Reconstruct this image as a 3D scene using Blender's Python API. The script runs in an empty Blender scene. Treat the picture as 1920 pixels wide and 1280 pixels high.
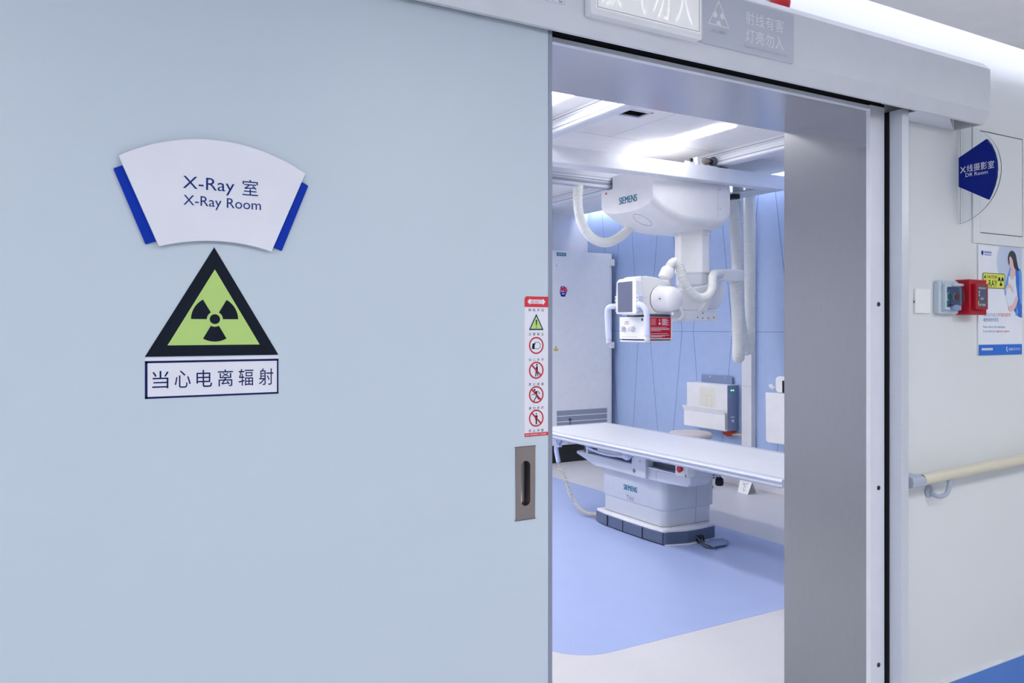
import bpy, bmesh, math, random
from mathutils import Vector, Matrix
C = bpy.context.scene.collection
SC = bpy.context.scene
PI = math.pi
random.seed(4)

# ------------------------------------------------------------------ camera, world, exposure
cam_d = bpy.data.cameras.new('camera')
cam = bpy.data.objects.new('camera', cam_d); C.objects.link(cam)
cam.location = (0, 0, 1.42)
cam.rotation_euler = (PI/2, 0, -math.radians(30))
cam_d.sensor_width = 36.0; cam_d.sensor_fit = 'HORIZONTAL'
cam_d.lens = 1500.0*36.0/1920.0
cam_d.shift_y = -25.0/1920.0
cam_d.clip_start = 0.05; cam_d.clip_end = 60
SC.camera = cam
w = bpy.data.worlds.new('world'); SC.world = w; w.use_nodes = True
w.node_tree.nodes['Background'].inputs[0].default_value = (0.93, 0.96, 1.0, 1)
w.node_tree.nodes['Background'].inputs[1].default_value = 1.0
SC.view_settings.view_transform = 'Standard'
SC.view_settings.look = 'None'
SC.view_settings.gamma = 1.0
SC.view_settings.use_curve_mapping = False
SC.view_settings.exposure = 0.0
L_CORR, L_COVE, L_ROOM, L_ROOMCOVE = 19.8, 6.5, 21.5, 13.0

# ------------------------------------------------------------------ materials
def lin(c):
    return tuple(((v/255)/12.92 if v/255 <= .04045 else ((v/255+.055)/1.055)**2.4) for v in c)
def mat(name, rgb, rough=.5, metal=0.0, spec=.5, var=.02, scale=12.0, bump=0.0, coat=0.0, aniso=None):
    m = bpy.data.materials.new(name); m.use_nodes = True
    nt = m.node_tree; b = nt.nodes['Principled BSDF']
    r, g, bl = lin(rgb)
    b.inputs['Roughness'].default_value = rough
    b.inputs['Metallic'].default_value = metal
    b.inputs['Specular IOR Level'].default_value = spec
    b.inputs['Coat Weight'].default_value = coat
    tc = nt.nodes.new('ShaderNodeTexCoord'); n = nt.nodes.new('ShaderNodeTexNoise')
    n.inputs['Scale'].default_value = scale; n.inputs['Detail'].default_value = 3
    mp = nt.nodes.new('ShaderNodeMapping')
    if aniso: mp.inputs['Scale'].default_value = aniso
    nt.links.new(tc.outputs['Object'], mp.inputs['Vector']); nt.links.new(mp.outputs['Vector'], n.inputs['Vector'])
    cr = nt.nodes.new('ShaderNodeValToRGB')
    cr.color_ramp.elements[0].position = .3; cr.color_ramp.elements[1].position = .7
    cr.color_ramp.elements[0].color = (r*(1-var), g*(1-var), bl*(1-var), 1)
    cr.color_ramp.elements[1].color = (min(1, r*(1+var)), min(1, g*(1+var)), min(1, bl*(1+var)), 1)
    nt.links.new(n.outputs['Fac'], cr.inputs['Fac']); nt.links.new(cr.outputs['Color'], b.inputs['Base Color'])
    if bump:
        bp = nt.nodes.new('ShaderNodeBump'); bp.inputs['Strength'].default_value = bump; bp.inputs['Distance'].default_value = .002
        nt.links.new(n.outputs['Fac'], bp.inputs['Height']); nt.links.new(bp.outputs['Normal'], b.inputs['Normal'])
    return m
def emit(name, rgb, strength):
    m = bpy.data.materials.new(name); m.use_nodes = True
    b = m.node_tree.nodes['Principled BSDF']
    b.inputs['Base Color'].default_value = (.8, .8, .8, 1)
    b.inputs['Emission Color'].default_value = (*lin(rgb), 1)
    b.inputs['Emission Strength'].default_value = strength
    return m
def glass(name, rgb, alpha_rough=.05):
    m = bpy.data.materials.new(name); m.use_nodes = True
    b = m.node_tree.nodes['Principled BSDF']
    b.inputs['Base Color'].default_value = (*lin(rgb), 1)
    b.inputs['Transmission Weight'].default_value = 1.0
    b.inputs['Roughness'].default_value = alpha_rough
    b.inputs['IOR'].default_value = 1.45
    return m
def speckle(name, rgb, dots, rough=.35):
    m = mat(name, rgb, rough, var=.015, scale=5)
    nt = m.node_tree; b = nt.nodes['Principled BSDF']
    src = b.inputs['Base Color'].links[0].from_socket
    tc = nt.nodes['Texture Coordinate']
    v = nt.nodes.new('ShaderNodeTexVoronoi'); v.inputs['Scale'].default_value = 28
    nt.links.new(tc.outputs['Object'], v.inputs['Vector'])
    th = nt.nodes.new('ShaderNodeMath'); th.operation = 'LESS_THAN'; th.inputs[1].default_value = .10
    nt.links.new(v.outputs['Distance'], th.inputs[0])
    mx = nt.nodes.new('ShaderNodeMixRGB'); mx.inputs['Color2'].default_value = (*lin(dots), 1)
    nt.links.new(th.outputs[0], mx.inputs['Fac']); nt.links.new(src, mx.inputs['Color1'])
    nt.links.new(mx.outputs[0], b.inputs['Base Color'])
    return m

M = dict(
    door=mat('door_paint', (197, 210, 224), .42, var=.004, scale=3),
    alu=mat('brushed_aluminium', (214, 219, 230), .38, .35, aniso=(1, 1, 40)),
    alu_light=mat('satin_aluminium', (226, 230, 240), .35, .25),
    cover=mat('grey_cover_paint', (220, 224, 233), .38, .1),
    edge=mat('edge_profile', (150, 156, 178), .3, .6),
    steel=mat('stainless_steel', (156, 159, 165), .2, 1.0, scale=30, aniso=(60, 60, .6), var=.05),
    steel_s=mat('stainless_sheet', (200, 203, 212), .20, .95),
    brass=mat('handle_steel', (150, 141, 140), .35, .85, aniso=(1, 1, 60)),
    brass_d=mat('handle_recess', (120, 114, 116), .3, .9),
    wall=mat('wall_panel_white', (218, 222, 226), .5, var=.006, scale=4),
    white=mat('white_plastic', (236, 238, 242), .35),
    white_g=mat('white_lacquer', (238, 240, 246), .3),
    lav=mat('pale_lilac_plastic', (206, 215, 246), .4),
    housing=mat('equipment_white', (232, 234, 240), .4),
    greyw=mat('equipment_grey_white', (208, 214, 226), .4),
    hose=mat('corrugated_hose', (228, 232, 234), .45),
    cord=mat('cord_plastic', (226, 222, 212), .45),
    ceil=mat('ceiling_white', (240, 240, 243), .7),
    far=mat('far_wall_paint', (226, 228, 236), .6),
    cab=mat('cabinet_paint', (240, 242, 244), .45),
    blue=mat('blue_wall_panel', (168, 191, 233), .38, coat=.1),
    seam=mat('panel_seam', (112, 140, 198), .6),
    ceil_seam=mat('ceiling_seam', (176, 178, 190), .7),
    base=mat('blue_baseboard', (66, 122, 206), .3),
    floorw=speckle('white_floor', (202, 203, 210), (186, 187, 196)),
    floorb=speckle('blue_floor', (158, 175, 221), (174, 189, 232), .32),
    skirt=mat('white_skirting', (216, 216, 228), .5),
    black=mat('black_plastic', (18, 20, 26), .5),
    rubber=mat('black_rubber', (10, 14, 22), .8),
    dark=mat('dark_void', (26, 30, 40), .8),
    plinth=mat('dark_skirting', (84, 98, 128), .45),
    tray=mat('dark_tray', (70, 80, 104), .5),
    inkd=mat('dark_ink', (20, 28, 42), .6, spec=.12),
    navy=mat('navy_ink', (20, 32, 88), .6, spec=.12),
    textb=mat('blue_ink', (30, 52, 122), .6, spec=.12),
    tealtxt=mat('teal_ink', (0, 118, 150), .5),
    greytxt=mat('grey_ink', (120, 132, 150), .6),
    lightgreytxt=mat('pale_grey_ink', (168, 174, 194), .6),
    platem=mat('engraved_plate', (198, 203, 217), .4, .3), tablew=mat('table_top_white', (222, 225, 232), .3), rail_alu=mat('anodised_rail', (196, 203, 222), .5, .1),
    signw=mat('sign_white', (228, 230, 242), .35),
    signb=mat('sign_blue', (0, 50, 172), .5, spec=.15),
    signb2=mat('sign_deep_blue', (0, 30, 132), .3, spec=.2),
    lime=mat('lime_yellow', (180, 214, 122), .5),
    yellow=mat('caution_yellow', (214, 218, 92), .5),
    red=mat('label_red', (214, 40, 58), .5),
    dred=mat('deep_red_plastic', (168, 6, 34), .35),
    crim=mat('crimson_label', (190, 8, 36), .45),
    sgrey=mat('switch_grey', (190, 204, 218), .4),
    smoke=glass('smoky_cover', (196, 214, 232), .05),
    clear=glass('clear_acrylic', (246, 250, 252), .02),
    green=mat('button_green', (8, 128, 116), .4),
    btnred=mat('button_red', (190, 62, 66), .4),
    screen=mat('grey_screen', (104, 112, 138), .25),
    wood=mat('handrail_beige', (206, 201, 184), .4, aniso=(1, 20, 20), var=.05),
    railgrey=mat('handrail_grey', (170, 178, 198), .4),
    platew=mat('switch_white', (236, 237, 240), .4),
    skin=mat('print_skin', (218, 184, 184), .6), hair=mat('print_hair', (40, 46, 58), .6),
    cardi=mat('print_blue', (92, 150, 226), .6), cardid=mat('print_dark_blue', (50, 102, 196), .6),
    dress=mat('print_dress', (214, 222, 236), .6), disc=mat('print_disc', (186, 198, 224), .6),
    posterw=mat('poster_white', (226, 231, 242), .4), pblue=mat('poster_blue', (40, 108, 208), .4),
    pred=mat('poster_red', (206, 96, 110), .6), ptxt=mat('poster_text', (112, 134, 200), .6),
    cream=mat('cream_paper', (230, 230, 220), .7), stool=mat('beige_vinyl', (214, 206, 204), .5),
    orange=mat('orange_red_cloth', (204, 74, 54), .7), straw=mat('straw_strip', (222, 206, 160), .6),
    gold=mat('yellow_label', (226, 186, 60), .6), pink=mat('pink_print', (232, 120, 158), .6),
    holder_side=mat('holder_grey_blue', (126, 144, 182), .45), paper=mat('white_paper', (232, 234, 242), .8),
    cloth=mat('grey_flap', (120, 138, 176), .8),
    led=emit('green_led', (60, 255, 110), 3.0),
    lamp=emit('added_light_diffuser', (252, 251, 250), L_CORR),
    cove=emit('cove_strip', (246, 247, 255), L_COVE),
    rlamp=emit('room_luminaire', (255, 249, 243), L_ROOM),
    rcove=emit('room_cove_strip', (250, 250, 255), L_ROOMCOVE),
    boxlit=emit('lightbox_face', (236, 238, 248), .22), boxtext=emit('lightbox_lettering', (250, 251, 255), .42),
)

# ------------------------------------------------------------------ mesh building
def face_y(y):      # picture plane facing the corridor (-y): (a=x, b=z, n towards viewer)
    return lambda a, b, n: (a, y-n, b)
def face_x(x):      # plane facing -x : a = world y, b = z
    return lambda a, b, n: (x-n, a, b)
def face_z(z):      # plane facing up : a = x, b = y
    return lambda a, b, n: (a, b, z+n)
def txt_x(x, y0):   # text on a plane facing -x, running towards -y
    return lambda a, b, n: (x-n, y0-a, b)

class MB:
    def __init__(s): s.v = []; s.f = []; s.mi = []; s.sm = []
    def add(s, vs, fs, mi=0, sm=False):
        o = len(s.v); s.v += [tuple(v) for v in vs]
        for f in fs:
            s.f.append([o+i for i in f]); s.mi.append(mi); s.sm.append(sm)
        return s
    def box(s, x0, x1, y0, y1, z0, z1, mi=0):
        vs = [(x, y, z) for z in (z0, z1) for y in (y0, y1) for x in (x0, x1)]
        return s.add(vs, [(0, 2, 3, 1), (4, 5, 7, 6), (0, 1, 5, 4), (2, 6, 7, 3), (0, 4, 6, 2), (1, 3, 7, 5)], mi)
    def prism(s, pts, m, n0, n1, mi=0, sm=False):
        k = len(pts)
        vs = [m(a, b, n0) for a, b in pts]+[m(a, b, n1) for a, b in pts]
        s.add(vs, [list(range(k))[::-1], list(range(k, 2*k))], mi)
        o = len(s.v)-2*k
        for i in range(k):
            j = (i+1) % k
            s.f.append([o+i, o+j, o+k+j, o+k+i]); s.mi.append(mi); s.sm.append(sm)
        return s
    def flat(s, pts, m, n, mi=0):
        return s.add([m(a, b, n) for a, b in pts], [list(range(len(pts)))], mi)
    def ring(s, cx, cy, r0, r1, m, n0, n1, mi=0, seg=40, rx=1.0):
        vs = []
        for n in (n0, n1):
            for r in (r0, r1):
                vs += [m(cx+rx*r*math.cos(2*PI*i/seg), cy+r*math.sin(2*PI*i/seg), n) for i in range(seg)]
        fs = []
        for i in range(seg):
            j = (i+1) % seg
            a0, a1, b0, b1 = 0, seg, 2*seg, 3*seg
            fs += [(b0+i, b0+j, b1+j, b1+i), (a0+i, a1+i, a1+j, a0+j), (a1+i, b1+i, b1+j, a1+j), (a0+i, a0+j, b0+j, b0+i)]
        return s.add(vs, fs, mi)
    def tube(s, path, r, mi=0, seg=14, smooth_path=True, step=None, rf=None, caps=True):
        P = [Vector(p) for p in path]
        if smooth_path and len(P) > 2:
            Q = []
            for i in range(len(P)-1):
                p0 = P[i-1] if i else P[0]*2-P[1]; p1 = P[i]; p2 = P[i+1]; p3 = P[i+2] if i+2 < len(P) else P[-1]*2-P[-2]
                k = 24
                for j in range(k):
                    t = j/k
                    Q.append(.5*((2*p1)+(p2-p0)*t+(2*p0-5*p1+4*p2-p3)*t*t+(3*p1-p0-3*p2+p3)*t**3))
            Q.append(P[-1])
        else: Q = P
        cum = [0]
        for i in range(1, len(Q)): cum.append(cum[-1]+(Q[i]-Q[i-1]).length)
        if step or smooth_path:
            st = step or .012
            n = max(2, int(cum[-1]/st)); R = []; k = 0
            for i in range(n+1):
                d = cum[-1]*i/n
                while k < len(cum)-2 and cum[k+1] < d: k += 1
                t = (d-cum[k])/max(1e-9, cum[k+1]-cum[k]); R.append(Q[k].lerp(Q[k+1], min(1, t)))
            Q = R
        n = len(Q); T = [(Q[min(i+1, n-1)]-Q[max(i-1, 0)]).normalized() for i in range(n)]
        u = T[0].orthogonal().normalized(); vs = []
        d = 0
        for i in range(n):
            if i: d += (Q[i]-Q[i-1]).length
            u = (u-T[i]*u.dot(T[i])).normalized(); vv = T[i].cross(u)
            rr = rf(d, i) if rf else r
            vs += [Q[i]+(u*math.cos(2*PI*j/seg)+vv*math.sin(2*PI*j/seg))*rr for j in range(seg)]
        fs = [(i*seg+j, i*seg+(j+1) % seg, (i+1)*seg+(j+1) % seg, (i+1)*seg+j) for i in range(n-1) for j in range(seg)]
        s.add(vs, fs, mi, True)
        if caps:
            o = len(s.v)-len(vs)
            s.f += [[o+j for j in range(seg)][::-1], [o+(n-1)*seg+j for j in range(seg)]]; s.mi += [mi, mi]; s.sm += [False, False]
        return s
    def hose(s, path, r, pitch=.011, depth=.10, mi=0, seg=18):
        return s.tube(path, r, mi, seg, True, pitch/4, lambda d, i: r*(1-depth*(.5-.5*math.cos(2*PI*d/pitch))))
    def cyl(s, p0, p1, r0, r1=None, mi=0, seg=28):
        return s.tube([p0, p1], r0, mi, seg, False, None, lambda d, i: r0 if i == 0 else (r0 if r1 is None else r1))
    def lathe(s, prof, p0, axis, mi=0, seg=36):
        a = Vector(axis).normalized(); u = a.orthogonal().normalized(); v = a.cross(u); p0 = Vector(p0); vs = []
        for h, r in prof: vs += [p0+a*h+(u*math.cos(2*PI*j/seg)+v*math.sin(2*PI*j/seg))*max(r, 1e-5) for j in range(seg)]
        n = len(prof)
        fs = [(i*seg+j, i*seg+(j+1) % seg, (i+1)*seg+(j+1) % seg, (i+1)*seg+j) for i in range(n-1) for j in range(seg)]
        s.add(vs, fs, mi, True)
        o = len(s.v)-len(vs); s.f += [[o+j for j in range(seg)][::-1], [o+(n-1)*seg+j for j in range(seg)]]; s.mi += [mi, mi]; s.sm += [False, False]
        return s
    def dashes(s, k, m, x0, x1, y0, y1, n=.0008, mi=0):
        """a row of k small blocks: print too small to read in the photograph"""
        d = (x1-x0)/k
        for i in range(k): s.flat([(x0+d*i, y0), (x0+d*(i+.8), y0), (x0+d*(i+.8), y1), (x0+d*i, y1)], m, n, mi)
        return s
    def text(s, body, m, x0, x1, y0, y1, n=.0008, mi=0, bold=0.0):
        """the words fitted exactly into a box of the plane"""
        c = bpy.data.curves.new('lettering', 'FONT'); c.body = body; c.size = 1; c.resolution_u = 4
        o = bpy.data.objects.new('lettering', c); C.objects.link(o)
        dg = bpy.context.evaluated_depsgraph_get()
        me = bpy.data.meshes.new_from_object(o.evaluated_get(dg))
        xs = [v.co.x for v in me.vertices]; ys = [v.co.y for v in me.vertices]
        ax, bx, ay, by = min(xs), max(xs), min(ys), max(ys)
        vs = [m(x0+(v.co.x-ax)/(bx-ax)*(x1-x0), y0+(v.co.y-ay)/(by-ay)*(y1-y0), n) for v in me.vertices]
        fs = [list(p.vertices) for p in me.polygons]
        s.add(vs, fs, mi)
        if bold:        # heavier strokes: a second copy a hair further out and to the side
            s.add([m(x0+(v.co.x-ax)/(bx-ax)*(x1-x0)+bold, y0+(v.co.y-ay)/(by-ay)*(y1-y0), n+.00025) for v in me.vertices], fs, mi)
        bpy.data.objects.remove(o); bpy.data.curves.remove(c); bpy.data.meshes.remove(me)
        return s

ORG = {}
def build(name, mb, mats, parent=None, bevel=0, seg=2, angle=35, recalc=True, subsurf=0):
    me = bpy.data.meshes.new(name)
    top = parent
    while top is not None and top.parent is not None: top = top.parent
    og = Vector(ORG[top.name]) if top is not None else Vector((0, 0, 0))
    me.from_pydata([Vector(v)-og for v in mb.v], [], mb.f)
    ms = mats if isinstance(mats, (list, tuple)) else [mats]
    for m in ms: me.materials.append(M[m])
    for p, mi, sm in zip(me.polygons, mb.mi, mb.sm): p.material_index = mi; p.use_smooth = sm
    if recalc:
        bm = bmesh.new(); bm.from_mesh(me); bmesh.ops.recalc_face_normals(bm, faces=bm.faces); bm.to_mesh(me); bm.free()
    me.update()
    o = bpy.data.objects.new(name, me); C.objects.link(o)
    if parent is not None: o.parent = parent
    else: ORG[o.name] = (0, 0, 0)
    if bevel:
        b = o.modifiers.new('bevel', 'BEVEL'); b.width = bevel; b.segments = seg; b.limit_method = 'ANGLE'; b.angle_limit = math.radians(angle); b.harden_normals = False
    if subsurf:
        b = o.modifiers.new('subsurf', 'SUBSURF'); b.levels = subsurf; b.render_levels = subsurf
    return o
def thing(name, label, cat, loc, group=None):
    o = bpy.data.objects.new(name, None); C.objects.link(o); o.location = loc; o.empty_display_size = .1
    ORG[o.name] = tuple(loc); return tag(o, label, cat, group)
def tag(o, label, cat, group=None):
    o['label'] = label; o['category'] = cat
    if group: o['group'] = group
    return o
def struct(o, label=None, cat=None):
    o['kind'] = 'structure'
    if label: o['label'] = label
    if cat: o['category'] = cat
    return o
def rrect(x0, x1, y0, y1, r, k=5):
    pts = []
    for cx, cy, a in ((x1-r, y0+r, -90), (x1-r, y1-r, 0), (x0+r, y1-r, 90), (x0+r, y0+r, 180)):
        for i in range(k+1):
            t = math.radians(a+90*i/k); pts.append((cx+r*math.cos(t), cy+r*math.sin(t)))
    return pts
def arc(cx, cy, r, a0, a1, k=16, rx=1.0):
    return [(cx+rx*r*math.cos(math.radians(a0+(a1-a0)*i/k)), cy+r*math.sin(math.radians(a0+(a1-a0)*i/k))) for i in range(k+1)]
def circ(cx, cy, r, k=28, rx=1.0): return arc(cx, cy, r, 0, 360-360/k, k-1, rx)
def trefoil(mb, cx, cy, r, m, n, mi, r_in=.35, hub=.22):
    for a in (30, 150, 270):
        mb.flat(arc(cx, cy, r, a-30, a+30, 10)+arc(cx, cy, r*r_in, a+30, a-30, 6), m, n, mi)
    if hub: mb.flat(circ(cx, cy, r*hub), m, n, mi)
def tri_round(cx, base, wd, ht, r):   # upright triangle
    return [(cx-wd/2, base), (cx+wd/2, base), (cx, base+ht)]
def stroke(mb, pts, wd, m, n, mi, closed=False):
    k = len(pts)
    for i in range(k if closed else k-1):
        a = Vector(pts[i]); b = Vector(pts[(i+1) % k]); d = (b-a).normalized(); p = Vector((-d.y, d.x))*wd/2; e = d*wd/2
        mb.flat([tuple(a-e+p), tuple(a-e-p), tuple(b+e-p), tuple(b+e+p)], m, n+(i % 2)*.00012+(.00024 if closed and i == k-1 else 0), mi)

YW = 1.72          # corridor wall face
YD = 1.635         # door leaf face
YI = 2.067         # inner face of the thick wall
XJ = 2.363         # jamb face
ZL = 2.147         # lintel underside
ZC = 2.71          # x-ray room ceiling
XR = 5.40          # blue wall
YF = 7.60          # far wall

# ------------------------------------------------------------------ setting
b = MB(); b.box(-5, 9, -1.6, 7.9, -.12, 0, 0)
in_pts = arc(2.13, 3.06, .24, 270, 180, 10)
in_pts = in_pts[::-1]
in_pts = [(1.89, 6.9)] + arc(2.13, 3.06, .24, 180, 270, 10) + arc(3.92, 3.06, .24, 270, 360, 10) + [(4.16, 6.9)]
b.prism(in_pts, face_z(0), .0, .0008, 1)
struct(build('floor', b, ['floorw', 'floorb'], recalc=False), 'white speckled vinyl floor with a pale blue inlay under the table', 'floor')
b = MB()
b.box(-5, .95, YW, YI, 0, 2.95); b.box(XJ+.004, 9, YW, YI, 0, 2.95); b.box(.95, XJ+.004, YW, YI, ZL+.004, 2.95)
struct(build('wall_front', b, 'wall'), 'white corridor wall around the x-ray room doorway', 'wall')
b = MB(); b.box(XR, XR+.15, YI, YF+.3, 0, 2.95, 0)
seams = [((6.669, 1.387), (6.781, .12)), ((6.49, 1.387), (6.33, .12)), ((5.996, 1.387), (6.16, .12)), ((5.837, 1.387), (5.70, .12)), ((5.325, 1.387), (5.48, .12)),
         ((5.17, 1.387), (5.00, .12)), ((7.16, 1.387), (6.99, .12)), ((6.96, 2.71), (7.16, 1.387)), ((6.81, 2.71), (6.669, 1.387)), ((6.33, 2.71), (6.49, 1.387)),
         ((6.17, 2.71), (5.996, 1.387)), ((5.49, 2.71), (5.325, 1.387)), ((4.84, 2.71), (4.66, 1.387)), ((5.0, 2.71), (5.17, 1.387)), ((5.66, 2.71), (5.837, 1.387)), ((7.32, 2.71), (7.16, 1.387)),
         ((4.66, 1.387), (4.84, .12)), ((4.5, 2.71), (4.34, 1.387)), ((4.34, 1.387), (4.2, .12)), ((3.8, 1.387), (3.6, .12)), ((3.8, 1.387), (4.0, 2.71))]
for (ya, za), (yb, zb) in seams:
    d = .0035
    b.flat([(ya-d, za), (ya+d, za), (yb+d, zb), (yb-d, zb)], face_x(XR), .0006, 1)
b.flat([(YI, 1.385), (YF, 1.385), (YF, 1.390), (YI, 1.390)], face_x(XR), .0007, 1)
struct(build('wall_right', b, ['blue', 'seam'], recalc=False), 'light blue panelled side wall of the x-ray room with slanting joints', 'wall')
b = MB(); b.box(-1.2, XR, YF, YF+.15, 0, 2.95)
struct(build('wall_back', b, 'far'), 'white far wall of the x-ray room behind the tall cabinet', 'wall')
b = MB(); b.box(-1.35, -1.2, YI, YF+.15, 0, 2.95)
struct(build('wall_left', b, 'far'), 'white side wall of the x-ray room hidden behind the door', 'wall')
b = MB(); b.box(-5, 9, -1.6, -1.5, 0, 2.7)
struct(build('wall_corridor', b, 'wall'), 'opposite white wall of the corridor', 'wall')
b = MB(); b.box(8.9, 9.0, -1.6, YW, 0, 2.7)
struct(build('wall_end', b, 'wall'), 'end wall of the corridor', 'wall')
# corridor ceiling with a lit cove along the doorway wall
b = MB(); b.box(-5, 9, -1.6, 1.55, 2.407, 2.44); b.box(-5, 9, 1.40, YW, 2.66, 2.70); b.box(-5, 9, 1.30, 1.40, 2.44, 2.70)
struct(build('ceiling_corridor', b, 'ceil'), 'grey white corridor ceiling stopping short of the wall with a lit cove', 'ceiling')
b = MB(); b.box(-5, 9, 1.405, 1.425, 2.46, 2.50)
tag(build('cove_light_strip', b, 'cove'), 'bright light strip in the corridor cove above the door track cover', 'light')
# x-ray room ceiling, with an opening for the vent
b = MB(); vx0, vx1, vy0, vy1 = 2.955, 3.13, 3.735, 3.862
b.box(-1.2, vx0, YI, YF, ZC, ZC+.06); b.box(vx1, 5.24, YI, YF, ZC, ZC+.06); b.box(vx0, vx1, YI, vy0, ZC, ZC+.06); b.box(vx0, vx1, vy1, YF, ZC, ZC+.06)
b.box(5.1, XR+.1, YI, YF, 2.95, 3.0)
for (xa, ya, xb, yb) in ((2.95, 4.332, 5.24, 4.337), (3.262, 3.0, 3.266, 4.33), (2.95, 5.53, 5.24, 5.535), (4.50, 3.0, 4.504, 5.53), (2.95, 3.13, 5.24, 3.134)):
    b.flat([(xa, ya), (xb, ya), (xb, yb), (xa, yb)], face_z(ZC), -.0006, 1)
struct(build('ceiling_room', b, ['ceil', 'ceil_seam'], recalc=False), 'white panel ceiling of the x-ray room with fine joints', 'ceiling')
b = MB(); b.box(5.26, 5.285, YI+.1, YF-.05, 2.80, 2.84)
tag(build('wall_wash_strip', b, 'rcove'), 'light strip in the ceiling slot above the blue panelled wall', 'light')
b = MB(); b.box(XR-.012, XR, YI, YF, 0, .14)
struct(build('baseboard_room', b, 'skirt', bevel=.003), 'white skirting under the blue panelled wall', 'baseboard')
b = MB(); b.box(2.487, 8.9, YW-.014, YW, 0, .146); b.box(2.487, 8.9, YW-.016, YW, .146, .150, 1)
struct(build('baseboard_corridor', b, ['base', 'alu_light']), 'glossy blue baseboard along the corridor wall under the handrail', 'baseboard')

# ------------------------------------------------------------------ doorway trim
b = MB(); b.box(XJ, XJ+.004, YW+.004, YI+.002, 0, ZL)
o = struct(build('trim_1', b, 'steel'), 'brushed stainless steel lining on the right-hand jamb of the doorway', 'jamb')
b = MB(); b.box(.95, XJ, YW+.006, YI+.002, ZL, ZL+.004)
struct(build('trim_2', b, 'steel_s'), 'stainless steel sheet lining the underside of the lintel', 'lintel')
b = MB()
b.box(XJ-.001, 2.436, YW-.012, YW+.004, 0, ZL+.016)             # upright frame strip
b.box(.95, XJ-.001, YW-.012, YW+.006, ZL, ZL+.013)                 # head strip
b.box(2.436, 2.450, YW-.002, YW, 0, ZL+.03, 1); b.box(.95, 2.436, YW-.002, YW, ZL+.013, ZL+.09, 1)
o = struct(build('trim_3', b, ['alu_light', 'rubber'], bevel=.0015), 'pale aluminium door frame with a black rubber seal', 'door frame')
for z in (.885, .292, 1.5):
    q = MB(); q.cyl((2.404, YW-.0125, z), (2.404, YW-.014, z), .0075); build('screw_hole', q, 'black', o)
b = MB(); b.box(2.452, 2.488, 1.654, YW, 0, 2.15); b.box(2.450, 2.453, 1.70, YW, 0, 2.15, 1)
struct(build('trim_4', b, ['alu', 'rubber'], bevel=.003), 'aluminium stop post beside the black door seal', 'post')

# door leaf
hx0, hx1, hz0, hz1 = .953, 1.007, .9665, 1.137      # pocket for the pull handle
b = MB(); b.box(-2.1, hx0, YD, YD+.055, .012, 2.25); b.box(hx1, 1.045, YD, YD+.055, .012, 2.25); b.box(hx0, hx1, YD, YD+.055, .012, hz0); b.box(hx0, hx1, YD, YD+.055, hz1, 2.25)
door = struct(build('door_1', b, 'door'), 'large pale blue grey sliding door leaf standing half open', 'door')
b = MB(); b.box(1.045, 1.057, YD-.0015, YD+.055, .012, 2.25)
build('edge_profile', b, 'edge', door, bevel=.002)
fy = face_y(YD)
k = 20; hcx, hcz = .980, .5*(.9645+1.139)
slot = arc(hcx, 1.092, .0125, 0, 180, k)+arc(hcx, 1.010, .0125, 180, 360, k); n = len(slot)
rim = []
for a, c_ in slot:       # matching points on the plate outline
    da, dc = a-hcx, c_-hcz; t_ = min(.029/max(1e-9, abs(da)), .0873/max(1e-9, abs(dc))); rim.append((hcx+da*t_, hcz+dc*t_))
b = MB(); vs = [fy(a, c_, .003) for a, c_ in rim]+[fy(a, c_, .003) for a, c_ in slot]+[fy(a, c_, 0) for a, c_ in rim]
qs = [(i, (i+1) % n, n+(i+1) % n, n+i) for i in range(n)]+[(i, (i+1) % n, 2*n+(i+1) % n, 2*n+i) for i in range(n)]
b.add(vs, qs, 0); b.prism([(.951, .9645), (1.009, .9645), (1.009, .9656), (.951, .9656)], fy, 0, .003); b.prism([(.951, 1.1379), (1.009, 1.1379), (1.009, 1.139), (.951, 1.139)], fy, 0, .003)
hp = build('pull_handle', b, 'brass', door, recalc=False)
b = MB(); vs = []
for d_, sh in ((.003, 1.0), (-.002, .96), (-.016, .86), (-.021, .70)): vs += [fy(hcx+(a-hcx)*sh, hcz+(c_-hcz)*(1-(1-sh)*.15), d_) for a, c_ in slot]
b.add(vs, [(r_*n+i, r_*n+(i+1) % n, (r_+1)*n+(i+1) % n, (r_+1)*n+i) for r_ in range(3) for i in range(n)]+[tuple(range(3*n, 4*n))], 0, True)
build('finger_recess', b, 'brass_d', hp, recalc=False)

# track cover above the door
b = MB()
prof = [(YW-.004, 2.352), (1.612, 2.352), (1.588, 2.325), (1.588, 2.178), (1.610, 2.137), (1.622, 2.137), (1.622, 2.142), (1.613, 2.142), (1.593, 2.180), (1.593, 2.322), (1.614, 2.347), (YW-.004, 2.347)]
b.prism(prof, lambda a, c, n: (n, a, c), -2.4, 2.846)
cover = thing('door_track_cover', 'long grey metal track cover above the sliding door', 'track cover', (1.0, 1.65, 2.137))
build('cover_shell', b, 'cover', cover, recalc=True)
b = MB(); b.prism([(YW-.004, 2.352), (1.612, 2.352), (1.588, 2.325), (1.588, 2.178), (1.610, 2.137), (YW-.004, 2.137)], lambda a, c, n: (n, a, c), 2.846, 2.850)
build('end_cap', b, 'cover', cover)
b = MB(); b.prism([(2.49, 1.622), (2.665, 1.622), (2.842, YW-.005), (2.49, YW-.005)], face_z(2.139), 0, .004)
build('soffit_plate', b, 'alu_light', cover)
b = MB(); b.box(-2.3, 2.44, 1.70, YW-.006, 2.19, 2.30)
build('running_track', b, 'rubber', cover)

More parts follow.
